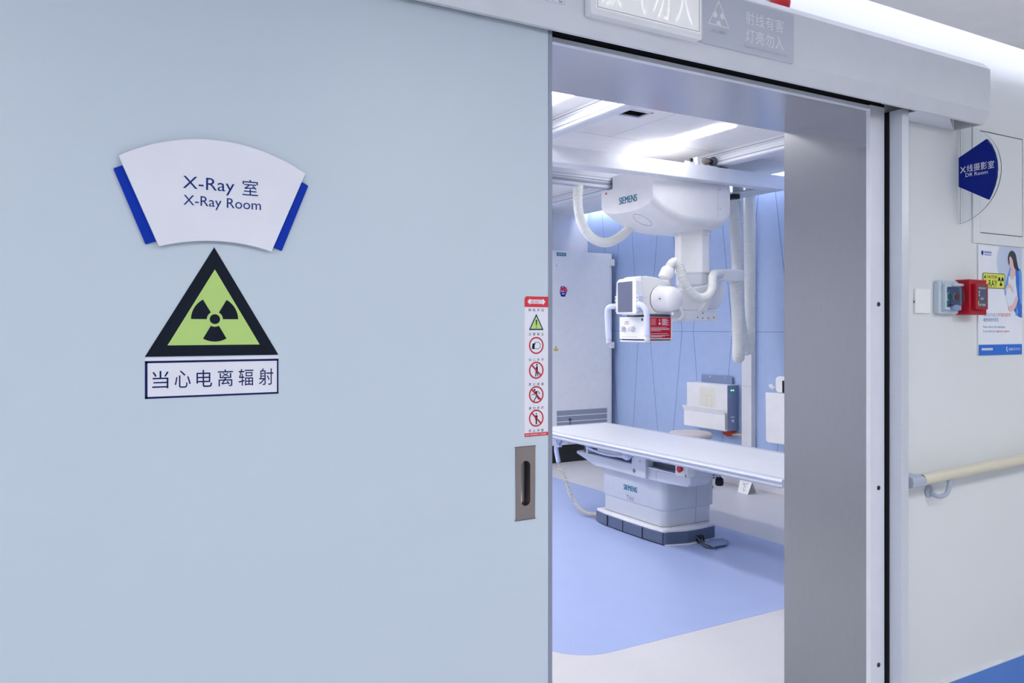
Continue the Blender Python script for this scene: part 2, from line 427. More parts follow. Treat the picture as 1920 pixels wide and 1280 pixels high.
# ------------------------------------------------------------------ signs on the door
t = thing('room_sign', 'white fan shaped room sign with blue side wings on the sliding door', 'sign', (.28, YD, 1.58))
fy = face_y(YD)
cxs = .2795
Rb, Rt = .27, .475     # concentric fan radii
def fan(r0, r1, half, cz):
    return arc(cxs, cz, r1, 90+half, 90-half, 24)+arc(cxs, cz, r0, 90-half, 90+half, 24)
cz = 1.783-.3975+.0
# fan: top corners at (.108,1.735),(.451,1.735), apex 1.783 ; bottom corners (.18,1.571),(.387,1.574), mid 1.586
def circ3(xh, zc, za):   # circle through (+-xh, zc) and apex za
    s = za-zc; r = (xh*xh+s*s)/(2*s); return za-r, r
c1, r1 = circ3(.1715, 1.735, 1.783); c2, r2 = circ3(.1035, 1.5725, 1.588)
h1 = math.degrees(math.asin(.1715/r1)); h2 = math.degrees(math.asin(.1035/r2))
fanp = arc(cxs, c1, r1, 90+h1, 90-h1, 28)+arc(cxs, c2, r2, 90-h2, 90+h2, 20)
c3, r3 = circ3(.1795, 1.712, 1.755); c4, r4 = circ3(.1255, 1.576, 1.600)
h3 = math.degrees(math.asin(.1795/r3)); h4 = math.degrees(math.asin(.1255/r4))
wing = arc(cxs, c3, r3, 90+h3, 90-h3, 28)+arc(cxs, c4, r4, 90-h4, 90+h4, 20)
b = MB(); b.prism(wing, fy, 0, .006); build('blue_backing', b, 'signb', t, bevel=.0015)
b = MB(); b.prism(fanp, fy, .006, .012); build('white_panel', b, 'signw', t, bevel=.0015, seg=3)
b = MB()
b.text('X-Ray', fy, .2175, .3115, 1.6775, 1.7085, .0125); b.text('室', fy, .3265, .3565, 1.681, 1.712, .0125)
b.text('X-Ray Room', fy, .2185, .362, 1.6475, 1.6725, .0125)
build('lettering', b, 'textb', t)

t = thing('radiation_warning_sign', 'black and lime triangular radiation warning sign below the fan shaped sign', 'sign', (.276, YD, 1.36))
b = MB(); b.prism([(.153, 1.3665), (.399, 1.3665), (.276, 1.577)], fy, 0, .001); build('black_triangle', b, 'inkd', t)
b = MB(); b.prism([(.192, 1.3875), (.362, 1.3875), (.277, 1.534)], fy, .001, .0014); build('lime_triangle', b, 'lime', t)
b = MB(); trefoil(b, .277, 1.4375, .0435, fy, .0018, 0, .34, .22); build('trefoil', b, 'inkd', t)
t = thing('caution_notice', 'white rectangular caution notice with six navy characters below the triangle', 'sign', (.276, YD, 1.288))
b = MB(); b.prism([(.153, 1.288), (.399, 1.288), (.399, 1.3645), (.153, 1.3645)], fy, 0, .0008); build('white_card', b, 'signw', t)
b = MB()
for x0, x1, z0, z1 in ((.153, .399, 1.3545, 1.3585), (.153, .399, 1.288, 1.2915), (.153, .1575, 1.288, 1.3585), (.396, .399, 1.288, 1.3585)):
    b.flat([(x0, z0), (x1, z0), (x1, z1), (x0, z1)], fy, .0012)
build('navy_border', b, 'navy', t)
b = MB()
for i, ch in enumerate('当心电离辐射'):
    xa = .1655+i*.0390; b.text(ch, fy, xa, xa+.0285, 1.3065, 1.3395, .0012)
build('lettering', b, 'navy', t)

# strip of door notices at the door edge
t = thing('door_notice_strip', 'tall white notice strip with red header and prohibition symbols above the pull handle', 'sign', (1.012, YD, 1.161))
sx0, sx1 = .978, 1.0445; cx = .5*(sx0+sx1)
b = MB(); b.prism([(sx0, 1.161), (sx1, 1.161), (sx1, 1.496), (sx0, 1.496)], fy, 0, .0006); build('white_card', b, 'signw', t)
b = MB(); b.flat([(sx0, 1.4705), (sx1, 1.4705), (sx1, 1.496), (sx0+.004, 1.496), (sx0, 1.491)], fy, .001); b.flat([(sx0, 1.161), (sx1, 1.161), (sx1, 1.1695), (sx0, 1.1695)], fy, .001)
b.text('自动门 请注意安全 门开后通行', fy, sx0+.003, sx1-.005, 1.163, 1.1675, .0012, 1)
arr = [(.986, 1.4835), (.993, 1.4915), (.993, 1.4885), (1.0295, 1.4885), (1.0295, 1.4915), (1.0365, 1.4835), (1.0295, 1.4755), (1.0295, 1.4785), (.993, 1.4785), (.993, 1.4755)]
b.flat(arr, fy, .0012, 1); b.text('自动门', fy, .996, 1.0265, 1.4800, 1.4870, .0014, 0)
build('red_header', b, ['red', 'signw'], t)
caps = [('断电手动', 1.4665), ('注意安全', 1.4085), ('当心夹手', 1.3475), ('禁止倚靠', 1.2885), ('请勿奔跑', 1.2315), ('禁止停留', 1.1775)]
b = MB()
for s, z in caps:
    for i, ch in enumerate(s): xa = .9895+i*.0118; b.text(ch, fy, xa, xa+.0068, z-.0065, z+.0005, .001)
build('captions', b, 'navy', t)
b = MB(); b.flat([(.990, 1.4155), (1.0315, 1.4155), (1.0108, 1.4545)], fy, .001, 0); b.flat([(.9945, 1.4185), (1.027, 1.4185), (1.0108, 1.4485)], fy, .0012, 1)
b.flat([(1.0098, 1.426), (1.0118, 1.426), (1.0128, 1.440), (1.0088, 1.440)], fy, .0014, 2); b.flat(circ(1.0108, 1.422, .0013), fy, .0014, 2)
build('warning_triangle', b, ['navy', 'lime', 'inkd'], t)
def icon(zc, bar, shape):
    q = MB(); q.ring(1.0108, zc, .0172, .0205, fy, .0008, .0011, 0)
    shape(q, zc)
    if bar:
        a = .0172*.707; wd = .0013
        q.flat([(1.0108-a-wd, zc+a-wd), (1.0108-a+wd, zc+a+wd), (1.0108+a+wd, zc-a+wd), (1.0108+a-wd, zc-a-wd)], fy, .0016, 0)
    build('prohibition_symbol' if bar else 'hand_symbol', q, ['crim', 'inkd', 'signw'], t)
def hand(q, z):
    q.flat([(.9985, z-.008), (1.006, z-.0085), (1.006, z+.002), (1.009, z+.004), (1.009, z+.0055), (1.0, z+.0045)], fy, .0012, 1)
    stroke(q, [(1.006, z-.008), (1.016, z-.008), (1.0225, z-.004), (1.0225, z+.003), (1.016, z+.008), (1.007, z+.008), (1.005, z+.005)], .0010, fy, .0012, 1)
def lean(q, z):
    q.flat([(1.0075, z-.015), (1.010, z-.015), (1.012, z-.003), (1.0145, z-.015), (1.016, z-.015), (1.0145, z+.010), (1.0105, z+.010)], fy, .0012, 1); q.flat(circ(1.0125, z+.013, .0022), fy, .0012, 1)
def run(q, z):
    q.flat(circ(1.006, z+.0115, .0024), fy, .0012, 1)
    stroke(q, [(1.010, z+.006), (1.012, z-.002)], .005, fy, .0012, 1); stroke(q, [(1.009, z+.007), (1.016, z+.007), (1.020, z+.002)], .0016, fy, .0012, 1)
    stroke(q, [(1.009, z+.005), (1.004, z+.001), (.999, z)], .0016, fy, .0012, 1); stroke(q, [(1.011, z-.004), (1.004, z-.015)], .0022, fy, .0012, 1)
    stroke(q, [(1.013, z-.004), (1.016, z-.010), (1.021, z-.011)], .0022, fy, .0012, 1)
def stand(q, z):
    q.flat(circ(1.0108, z+.0105, .0018), fy, .0012, 1); q.flat([(1.0075, z+.007), (1.014, z+.007), (1.014, z-.003), (1.0125, z-.003), (1.0125, z-.0145), (1.0092, z-.0145), (1.0092, z-.003), (1.0075, z-.003)], fy, .0012, 1)
icon(1.3785, False, hand); icon(1.319, True, lean); icon(1.2605, True, run); icon(1.204, True, stand)

# ------------------------------------------------------------------ signs on the track cover
fc = face_y(1.588)
t = thing('warning_light_box', 'white framed warning light box on the track cover above the opening', 'sign', (1.3, 1.588, 2.17))
b = MB(); b.prism(rrect(1.119, 1.476, 2.172, 2.345, .006), fc, 0, .028); build('box_frame', b, 'white_g', t, bevel=.004, seg=3)
b = MB(); b.prism(rrect(1.132, 1.468, 2.186, 2.333, .003), fc, .028, .0295); build('lit_face', b, 'boxlit', t, bevel=.0008)
b = MB()
for i, ch in enumerate('放气勿入'): b.text(ch, fc, 1.150+i*.0765, 1.150+i*.0765+.060, 2.200, 2.305, .0298)
build('lettering', b, 'boxtext', t)
b = MB()
for (x0, x1, z0, z1) in ((1.136, 1.462, 2.1895, 2.191), (1.136, 1.1375, 2.191, 2.33), (1.4615, 1.463, 2.191, 2.33)): b.box(x0, x1, 1.588-.0302, 1.588-.0294, z0, z1)
build('groove', b, 'lightgreytxt', t)
t = thing('braille_plate', 'grey metal plate with trefoil triangle and white characters beside the light box', 'sign', (1.66, 1.588, 2.17))
b = MB(); b.prism(rrect(1.486, 1.845, 2.176, 2.318, .006), fc, 0, .008); build('metal_plate', b, 'platem', t, bevel=.002, seg=3)
b = MB()
for s, z in (('射线有害', 2.255), ('灯亮勿入', 2.2065)):
    for i, ch in enumerate(s): b.text(ch, fc, 1.652+i*.0385, 1.652+i*.0385+.033, z, z+.036, .0085)
build('lettering', b, 'white_g', t)
b = MB()
stroke(b, [(1.515, 2.230), (1.588, 2.230), (1.5515, 2.296)], .0028, fc, .0085, 0, True)
trefoil(b, 1.5515, 2.250, .020, fc, .0085, 0, .38, 0)
build('radiation_symbol', b, 'white_g', t)
b = MB()
b.text('当心辐射', fc, 1.527, 1.580, 2.209, 2.219, .0085); build('raised_caption', b, 'lightgreytxt', t); b = MB(); b.text('Caution! Radiation is harmful', fc, 1.645, 1.815, 2.190, 2.197, .0085)
build('raised_small_lettering', b, 'lightgreytxt', t)
t = thing('small_cover_label', 'tiny silver label on the track cover beside the light box', 'label', (1.034, 1.588, 2.18))
b = MB(); b.prism(rrect(1.004, 1.063, 2.187, 2.225, .002), fc, 0, .0006); build('label_card', b, 'signw', t)
b = MB(); stroke(b, [(1.006, 2.189), (1.061, 2.189), (1.061, 2.223), (1.006, 2.223)], .001, fc, .001, 0, True); b.flat([(1.012, 2.193), (1.030, 2.193), (1.030, 2.196), (1.012, 2.196)], fc, .001); b.flat([(1.044, 2.192), (1.056, 2.192), (1.056, 2.197), (1.044, 2.197)], fc, .001)
build('printing', b, 'lightgreytxt', t)
t = thing('red_warning_lamp', 'red warning lamp on the wall above the track cover', 'lamp', (1.90, YW, 2.40))
b = MB(); b.prism(rrect(1.858, 1.955, 2.372, 2.50, .012), face_y(YW), 0, .012); build('mount_plate', b, 'white', t, bevel=.003)
b = MB(); b.lathe([(0, .020), (.006, .027), (.02, .0295), (.07, .0295)], (1.902, 1.680, 2.376), (0, 0, 1)); build('red_lens', b, 'crim', t)

# ------------------------------------------------------------------ corridor wall fittings
t = thing('flag_sign', 'blue flag sign on clear acrylic projecting from the wall under the cover end', 'sign', (2.885, YW, 1.98))
c, r = circ3(.18, 0, .146)
half = math.degrees(math.asin(min(1, .18/r)))
acr = [(YW-.004-(r*math.cos(a)+c), 1.981+r*math.sin(a)) for a in [math.radians(half*(1-2*i/30)) for i in range(31)]]
b = MB(); b.prism(acr, face_x(2.888), 0, .004); build('acrylic_disc', b, 'clear', t)
b = MB(); b.box(2.880, 2.892, YW-.004, YW, 1.801, 2.161); build('wall_strip', b, 'white_g', t)
blu = [(1.7185, 1.937), (1.7185, 2.043), (1.618, 2.092), (1.604, 2.070), (1.592, 2.040), (1.585, 2.010), (1.583, 1.982), (1.585, 1.954), (1.592, 1.924), (1.602, 1.898), (1.613, 1.876)]
b = MB(); b.prism(blu, face_x(2.884), 0, .005); b.prism(blu, face_x(2.893), 0, .005); build('blue_panel', b, 'signb2', t, bevel=.0008)
b = MB(); tx = txt_x(2.879, 1.713)
for i, ch in enumerate('X线摄影室'): b.text(ch, tx, .0005+i*.0250, .0225+i*.0250, 1.985, 2.0115 if i else 2.007, .0006)
b.text('DR Room', tx, .021, .100, 1.968, 1.981, .0006)
build('lettering', b, 'signw', t)

fw = face_y(YW)
t = thing('wall_access_panel', 'flush grey white access panel behind the blue flag sign', 'access panel', (3.15, YW, 1.74))
b = MB(); 
for x0, x1, z0, z1 in ((2.965, 3.01, 1.737, 2.20), (3.302, 3.35, 1.737, 2.20), (3.01, 3.302, 1.737, 1.776), (3.01, 3.302, 2.160, 2.20)): b.box(x0, x1, YW-.006, YW, z0, z1)
build('panel_frame', b, 'wall', t)
b = MB(); b.box(3.013, 3.299, YW-.005, YW, 1.779, 2.157); build('panel_door', b, 'wall', t, bevel=.001)
b = MB(); b.box(3.01, 3.302, YW-.002, YW, 1.776, 1.780); b.box(3.01, 3.302, YW-.002, YW, 2.156, 2.16); b.box(3.298, 3.302, YW-.002, YW, 1.776, 2.16); build('shadow_gap', b, 'dark', t)

t = thing('pregnancy_notice_poster', 'glossy white poster of a pregnant woman in blue beside the red box', 'poster', (3.15, YW, 1.318))
p0x, p1x, p0z, p1z = 3.000, 3.296, 1.318, 1.732
b = MB(); b.prism([(p0x, p0z), (p1x, p0z), (p1x, p1z), (p0x, p1z)], fw, .001, .005); build('board', b, 'posterw', t)
W_ = p1x-p0x; H_ = p1z-p0z
def pp(u, v): return (p0x+u*W_, p0z+v*H_)     # poster units, v upwards
def pt(l): return [pp(u/1000., 1-v/1000.) for u, v in l]
def soft(l, keep=()):      # a closed smooth outline through the points; kept points stay sharp
    n_ = len(l); out = []
    for i in range(n_):
        p0, p1, p2, p3 = [Vector(l[(i+k_) % n_]) for k_ in (-1, 0, 1, 2)]
        if i in keep: p0 = p1*2-p2
        if (i+1) % n_ in keep: p3 = p2*2-p1
        for j in range(5):
            q = j/5; v_ = .5*((2*p1)+(p2-p0)*q+(2*p0-5*p1+4*p2-p3)*q*q+(3*p1-p0-3*p2+p3)*q**3); out.append((min(1000, v_.x), max(0, v_.y)))
    return pt(out)
b = MB(); b.flat([(p0x, p0z), (p1x, p0z), (p1x, p0z+.040), (p0x, p0z+.040)], fw, .0054)
build('blue_footer', b, 'pblue', t)
b = MB()
b.flat(soft([(470, 0), (1000, 0), (1000, 660), (900, 640), (800, 590), (680, 500), (580, 410), (500, 330), (440, 240), (410, 160), (425, 70)], (0, 1, 2)), fw, .0053, 0)
# figure: skirt, cardigan, dress, arms, face, hair
b.flat(soft([(690, 540), (1000, 480), (1000, 655), (900, 640), (800, 585)], (0, 1, 2)), fw, .0055, 2)
b.flat(soft([(700, 205), (760, 200), (930, 190), (990, 240), (1000, 400), (985, 530), (850, 640), (890, 480), (850, 320), (840, 250)]), fw, .0056, 1)
b.flat(soft([(850, 205), (900, 205), (930, 300), (925, 400), (960, 520), (985, 540), (1000, 640), (930, 620), (880, 520)]), fw, .0057, 2)
b.flat(soft([(700, 210), (745, 200), (700, 300), (640, 420), (600, 450), (590, 380), (640, 290)]), fw, .0056, 1)
b.flat(soft([(690, 270), (830, 260), (850, 340), (880, 420), (880, 500), (820, 555), (720, 560), (650, 520), (620, 440), (640, 380), (670, 340)]), fw, .0058, 3)
b.flat(soft([(735, 195), (820, 195), (835, 240), (770, 300), (710, 260)]), fw, .0060, 4)
b.flat(soft([(650, 355), (700, 340), (760, 365), (790, 410), (770, 425), (720, 385), (660, 385), (605, 410), (600, 395)]), fw, .0062, 4)
b.flat(soft([(840, 460), (900, 470), (840, 560), (740, 600), (670, 575), (700, 545), (780, 530)]), fw, .0062, 4)
b.flat(soft([(690, 90), (740, 80), (790, 110), (800, 190), (765, 205), (735, 190), (705, 170), (685, 130)]), fw, .0064, 4)
b.flat(soft([(665, 90), (700, 45), (770, 30), (840, 60), (870, 120), (900, 180), (930, 215), (860, 205), (800, 180), (770, 120), (720, 85), (690, 105), (700, 150), (690, 165), (668, 130)]), fw, .0066, 5)
build('printed_figure', b, ['disc', 'cardi', 'cardid', 'dress', 'skin', 'hair'], t)
b = MB()
b.flat(pt([(62, 52), (105, 52), (108, 78), (85, 98), (60, 78)]), fw, .0055, 0)
build('shield_logo', b, 'textb', t); b = MB()
b.dashes(6, fw, *[p0x+.125*W_, p0x+.29*W_, p1z-.073*H_, p1z-.054*H_], .0055, 1)
b.dashes(12, fw, *[p0x+.125*W_, p0x+.29*W_, p1z-.092*H_, p1z-.083*H_], .0055, 1)
build('logo_lettering', b, ['textb', 'ptxt'], t); b = MB()
b.text('如您认为自己', fw, *[p0x+.12*W_, p0x+.42*W_, p1z-.648*H_, p1z-.615*H_], .0055, 1)
b.text('有可能已经怀孕', fw, *[p0x+.43*W_, p0x+.73*W_, p1z-.648*H_, p1z-.613*H_], .0055, 2)
b.text('请告知放射科医生', fw, *[p0x+.105*W_, p0x+.45*W_, p1z-.695*H_, p1z-.660*H_], .0055, 1)
build('headline', b, ['textb', 'ptxt', 'pred'], t); b = MB()
b.text('Please inform the radiologist', fw, *[p0x+.10*W_, p0x+.60*W_, p1z-.756*H_, p1z-.732*H_], .0055, 1)
b.text('if you think you', fw, *[p0x+.10*W_, p0x+.37*W_, p1z-.797*H_, p1z-.771*H_], .0055, 1)
b.text('might be pregnant', fw, *[p0x+.385*W_, p0x+.70*W_, p1z-.797*H_, p1z-.771*H_], .0055, 2)
build('english_lines', b, ['textb', 'ptxt', 'pred'], t); b = MB()
b.dashes(8, fw, *[p0x+.07*W_, p0x+.32*W_, p1z-.955*H_, p1z-.935*H_], .0058, 3)
build('footer_slogan', b, ['textb', 'ptxt', 'pred', 'posterw'], t); b = MB()
b.text('4008-919191', fw, *[p0x+.68*W_, p0x+.95*W_, p1z-.962*H_, p1z-.938*H_], .0058, 3)
stroke(b, pt([(640, 930), (632, 945), (640, 962), (655, 968)]), .004, fw, .0058, 3)
build('phone_number', b, ['textb', 'ptxt', 'pred', 'posterw'], t)

t = thing('caution_sticker', 'yellow caution sticker with trefoil stuck on the poster', 'sticker', (3.08, YW-.006, 1.57))
c0, c1, d0, d1 = 3.025, 3.172, 1.571, 1.628
fs_ = face_y(YW-.0066)
b = MB(); b.prism(rrect(c0, c1, d0, d1, .008), fs_, 0, .0006); build('yellow_card', b, 'yellow', t)
b = MB(); r0 = rrect(c0+.001, c1-.001, d0+.001, d1-.001, .007); stroke(b, r0, .0018, fs_, .001, 0, True)
b.flat([(3.032, 1.6085), (3.046, 1.6085), (3.039, 1.6205)], fs_, .001); b.text('CAUTION', fs_, 3.051, 3.119, 1.6085, 1.6195, .001); b.text('X-RAY', fs_, 3.028, 3.120, 1.577, 1.602, .001)
trefoil(b, 3.145, 1.600, .019, fs_, .001, 0, .35, .18)
build('lettering', b, 'inkd', t)

t = thing('blank_switch_plate', 'blank white square wall plate beside the grey switch box', 'switch plate', (2.66, YW, 1.47))
b = MB(); b.prism(rrect(2.614, 2.700, 1.472, 1.558, .003), fw, 0, .008); build('plate', b, 'platew', t, bevel=.0015)
b = MB(); b.box(2.612, 2.614, YW-.005, YW, 1.508, 1.516); build('side_clip', b, 'greytxt', t)

t = thing('push_button_box', 'grey weatherproof switch box with green and red buttons beside the red box', 'switch', (2.73, YW, 1.47))
b = MB(); b.prism(rrect(2.728, 2.847, 1.471, 1.589, .010), fw, 0, .022); build('back_box', b, 'sgrey', t, bevel=.004, seg=3)
b = MB(); g0, g1, e0, e1, yb = 2.752, 2.836, 1.489, 1.572, YW-.022
b.box(g0-.008, g0, yb-.014, yb, e0-.004, e1+.004); b.box(g0, g1, yb-.014, yb, e1-.006, e1+.004); b.box(g0, g1, yb-.014, yb, e0-.004, e0+.006); b.box(g1, g1+.004, yb-.014, yb, e0-.004, e1+.004)
build('cover_frame', b, 'sgrey', t, bevel=.002)
b = MB(); b.box(g0, g1, yb-.002, yb, e0+.006, e1-.006); build('button_panel', b, 'holder_side', t)
for xx, mm in ((2.774, 'green'), (2.815, 'btnred')):
    b = MB(); b.lathe([(0, .0155), (.006, .0155), (.008, .0140)], (xx, yb-.002, 1.531), (0, -1, 0)); q = build('button_bezel', b, 'alu_light', t)
    b = MB(); b.lathe([(.008, .0138), (.0095, .0135), (.010, .012)], (xx, yb-.002, 1.531), (0, -1, 0)); build('push_button', b, mm, q)
fl = [(yb-.014, e1-.004), (yb-.022, e1-.006), (yb-.026, 1.531), (yb-.022, e0+.014), (yb-.014, e0+.012)]
b = MB(); b.prism(fl+[(a+.0012, 1.531+(c_-1.531)*.97) for a, c_ in fl[::-1]], lambda a, c_, n: (n, a, c_), g0+.003, g1+.003)
build('smoky_flap', b, 'smoke', t)
b = MB(); b.cyl((g0+.028, yb-.018, e1+.003), (g1+.004, yb-.018, e1+.003), .005); build('flap_hinge', b, 'sgrey', t)
b = MB(); b.prism(circ(.5*(g0+g1), e0+.003, .011, 24, 2.2), fw, .036, .048); build('flap_latch', b, 'holder_side', t, bevel=.002)
for xx, zz in ((2.745, 1.581), (2.838, 1.581), (2.745, 1.479), (2.838, 1.479)):
    b = MB(); b.cyl((xx, yb+.0005, zz), (xx, yb-.0008, zz), .0025); build('screw', b, 'greytxt', t)

t = thing('emergency_call_box', 'deep red emergency call box on the wall overlapping the poster', 'alarm box', (2.86, YW, 1.47))
b = MB(); b.prism(rrect(2.860, 2.967, 1.468, 1.596, .005), fw, 0, .054)
build('red_box', b, 'dred', t, bevel=.003, seg=3)
b = MB(); b.prism(rrect(2.875, 2.951, 1.487, 1.580, .005), fw, .054, .068); q = build('window_frame', b, 'dred', t, bevel=.002, seg=3)
b = MB(); b.prism(rrect(2.886, 2.942, 1.496, 1.572, .003), fw, .068, .0685); build('dark_window', b, 'tray', q)
b = MB(); e_ = .0689; b.text('EMERGENCY', fw, 2.889, 2.939, 1.561, 1.567, e_); build('heading', b, 'signw', q)
b = MB()
for s_, xa, xb, za, zb in (('紧', 2.889, 2.899, 1.546, 1.554), ('急', 2.889, 2.899, 1.535, 1.543), ('启动', 2.902, 2.921, 1.522, 1.531), ('按下报警', 2.896, 2.932, 1.500, 1.508)): b.text(s_, fw, xa, xb, za, zb, e_)
build('instructions', b, 'signw', q)
b = MB(); b.flat([(2.887, 1.500), (2.892, 1.500), (2.892, 1.517), (2.887, 1.517)], fw, e_); build('yellow_mark', b, 'gold', q)

t = thing('corridor_handrail', 'beige handrail with grey end cap along the corridor wall', 'handrail', (2.55, 1.66, .90))
def rz(x): return .902+(x-2.56)*.030
def rail_prof(cx_, cz_): return [(1.665+.020*math.cos(2*PI*i/24), cz_+.0195*math.sin(2*PI*i/24)) for i in range(24)]
b = MB(); pa = rail_prof(0, rz(2.572)); pb = rail_prof(0, rz(8.8))
b.add([(2.572, y, z) for y, z in pa]+[(8.8, y, z) for y, z in pb], [(i, (i+1) % 24, 24+(i+1) % 24, 24+i) for i in range(24)], 0, True)
build('rail', b, 'wood', t)
b = MB(); b.prism([(YW, rz(2.5)-.020), (YW, rz(2.5)+.020), (1.665, rz(2.5)+.0205), (1.648, rz(2.5)+.014), (1.644, rz(2.5)), (1.648, rz(2.5)-.014), (1.665, rz(2.5)-.0205)], lambda a, c_, n: (n, a, c_), 2.503, 2.573)
build('end_cap', b, 'railgrey', t, bevel=.003)
b = MB(); b.lathe([(0, .021), (.006, .021), (.009, .016)], (2.697, YW, .842), (0, -1, 0)); b.tube([(2.697, YW-.006, .840), (2.705, 1.690, .828), (2.725, 1.672, .836), (2.735, 1.665, .865), (2.735, 1.665, .892)], .0085)
build('bracket', b, 'railgrey', t)
for x_ in (4.2,):
    b = MB(); b.lathe([(0, .021), (.006, .021), (.009, .016)], (x_, YW, .89), (0, -1, 0)); b.tube([(x_, YW-.006, .887), (x_+.01, 1.690, .876), (x_+.03, 1.672, .886), (x_+.04, 1.665, .915), (x_+.04, 1.665, .94)], .0085)
    build('bracket', b, 'railgrey', t)
# unseen light panels added in the corridor ceiling to light the corridor
for i, x_ in enumerate((-2.6, -.6, 1.4, 3.4, 5.4)):
    t = thing('added_corridor_light', 'unseen square light panel added to the corridor ceiling', 'light', (x_, -.2, 2.40), 'added corridor light panels')
    b = MB(); b.box(x_-.31, x_+.31, -.51, .11, 2.400, 2.407); build('frame', b, 'white', t)
    b = MB(); b.box(x_-.29, x_+.29, -.49, .09, 2.397, 2.400); build('diffuser', b, 'lamp', t)

# ------------------------------------------------------------------ x-ray room : lights, vent, rails, bridge
def lum(lbl, x0, x1, y0, y1, dz=.009):
    t = thing('strip_luminaire', lbl, 'light', (.5*(x0+x1), .5*(y0+y1), ZC))
    b = MB(); b.box(x0-.006, x1+.006, y0-.006, y1+.006, ZC-.002, ZC); build('frame', b, 'white', t)
    b = MB(); b.box(x0, x1, y0, y1, ZC-dz, ZC-.002); build('diffuser', b, 'rlamp', t)
lum('bright ceiling strip light beside the rail close to the door', 2.33, 2.50, 2.4, 3.95)
lum('bright ceiling strip light in front of the white overhead housing', 3.67, 3.785, 3.70, 4.62)
lum('unseen ceiling strip light added as fill behind the sliding door', 1.0, 1.2, 2.4, 4.4)  # out of view behind the door leaf, added for fill light
lum('unseen ceiling strip light added near the far wall to brighten the cabinet', 2.1, 2.5, 5.2, 7.2)  # added where the door hides it, to lift the dark far end
lum('unseen ceiling strip light added to brighten the cabinet and blue wall', .9, 1.2, 5.2, 7.2)  # second hidden lamp, added to even out the light at the back
t = thing('ceiling_vent', 'small square black vent opening in the white ceiling near the lintel', 'vent', (3.04, 3.8, ZC))
b = MB(); b.box(vx0-.02, vx1+.02, vy0-.02, vy1+.02, ZC+.06, ZC+.10); b.box(vx0, vx1, vy0, vy0+.004, ZC+.006, ZC+.07); b.box(vx0, vx1, vy1-.004, vy1, ZC+.006, ZC+.07); b.box(vx0, vx0+.004, vy0, vy1, ZC+.006, ZC+.07); b.box(vx1-.004, vx1, vy0, vy1, ZC+.006, ZC+.07); build('vent_back', b, 'black', t)  # black lining: the shade inside the vent put into the colour
b = MB()
for a in ((vx0-.006, vx0+.012, vy0-.006, vy1+.006), (vx1-.012, vx1+.006, vy0-.006, vy1+.006), (vx0, vx1, vy0-.006, vy0+.012), (vx0, vx1, vy1-.012, vy1+.006)): b.box(*a, ZC-.003, ZC+.006)
build('vent_frame', b, 'alu', t)
def rail(lbl, x0, x1):
    t = thing('ceiling_rail', lbl, 'rail', (x0, 4.5, ZC))
    b = MB(); pr = [(x0, ZC), (x0, ZC-.028), (x0+.012, ZC-.030), (x0+.012, ZC-.05), (x0-.008, ZC-.055), (x0-.012, ZC-.098), (x0+.004, ZC-.104), (x1, ZC-.104), (x1+.01, ZC-.055), (x1-.01, ZC-.05), (x1, ZC)]
    b.prism(pr, lambda a, c_, n: (a, n, c_), YI+.15, 7.3); build('profile', b, 'alu_light', t)
    b = MB(); b.box(x0-.0125, x0-.0115, YI+.2, 7.25, ZC-.079, ZC-.075); b.box(x0-.001, x0+.001, YI+.2, 7.25, ZC-.020, ZC-.016); build('groove', b, 'greytxt', t)
    for yy in (YI+.15, 7.3):
        b = MB(); b.box(x0-.012, x1+.01, yy-.012, yy+.012, ZC-.106, ZC); build('end_stop', b, 'greyw', t, bevel=.003)
    return t
rail('white ceiling rail beside the bright strip light', 2.665, 2.73)
rail('white ceiling rail running past the black rollers', 4.225, 4.30)

t = thing('ceiling_bridge', 'wide white metal bridge crossing below the ceiling rails', 'bridge beam', (3.6, 4.6, 2.47))
BY0, BY1, BZ0, BZ1 = 4.275, 4.92, 2.478, 2.585
b = MB(); pr = [(BY0, BZ1), (BY0, BZ0+.006), (BY0+.006, BZ0), (BY0+.075, BZ0), (BY0+.075, BZ0+.01), (BY0+.012, BZ0+.012), (BY0+.012, BZ1-.006), (BY0+.05, BZ1-.006), (BY0+.05, BZ1)]
b.prism(pr, lambda a, c_, n: (n, a, c_), 1.55, 4.885); build('front_beam', b, 'alu_light', t)
b = MB(); b.box(1.55, 4.885, BY1-.07, BY1, BZ0-.005, BZ1); b.box(1.55, 4.885, BY1-.076, BY1-.07, BZ0+.02, BZ0+.035, 1); b.box(1.55, 4.885, BY1-.078, BY1-.07, BZ0+.05, BZ0+.085, 0); b.box(1.55, 4.885, BY1-.079, BY1-.07, BZ0+.066, BZ0+.070, 1)
build('rear_beam', b, ['railgrey', 'greytxt'], t)
b = MB(); b.box(4.66, 4.884, BY0+.0755, BY1-.08, BZ0+.001, BZ0+.012); build('end_plate', b, 'alu', t)
b = MB(); b.box(1.55, 1.75, BY0+.0755, BY1-.08, BZ0+.001, BZ0+.012); build('end_plate', b, 'alu', t)
b = MB(); b.box(4.66, 4.73, 4.58, 4.70, BZ0-.035, BZ0); build('cable_clamp', b, 'black', t, bevel=.006)
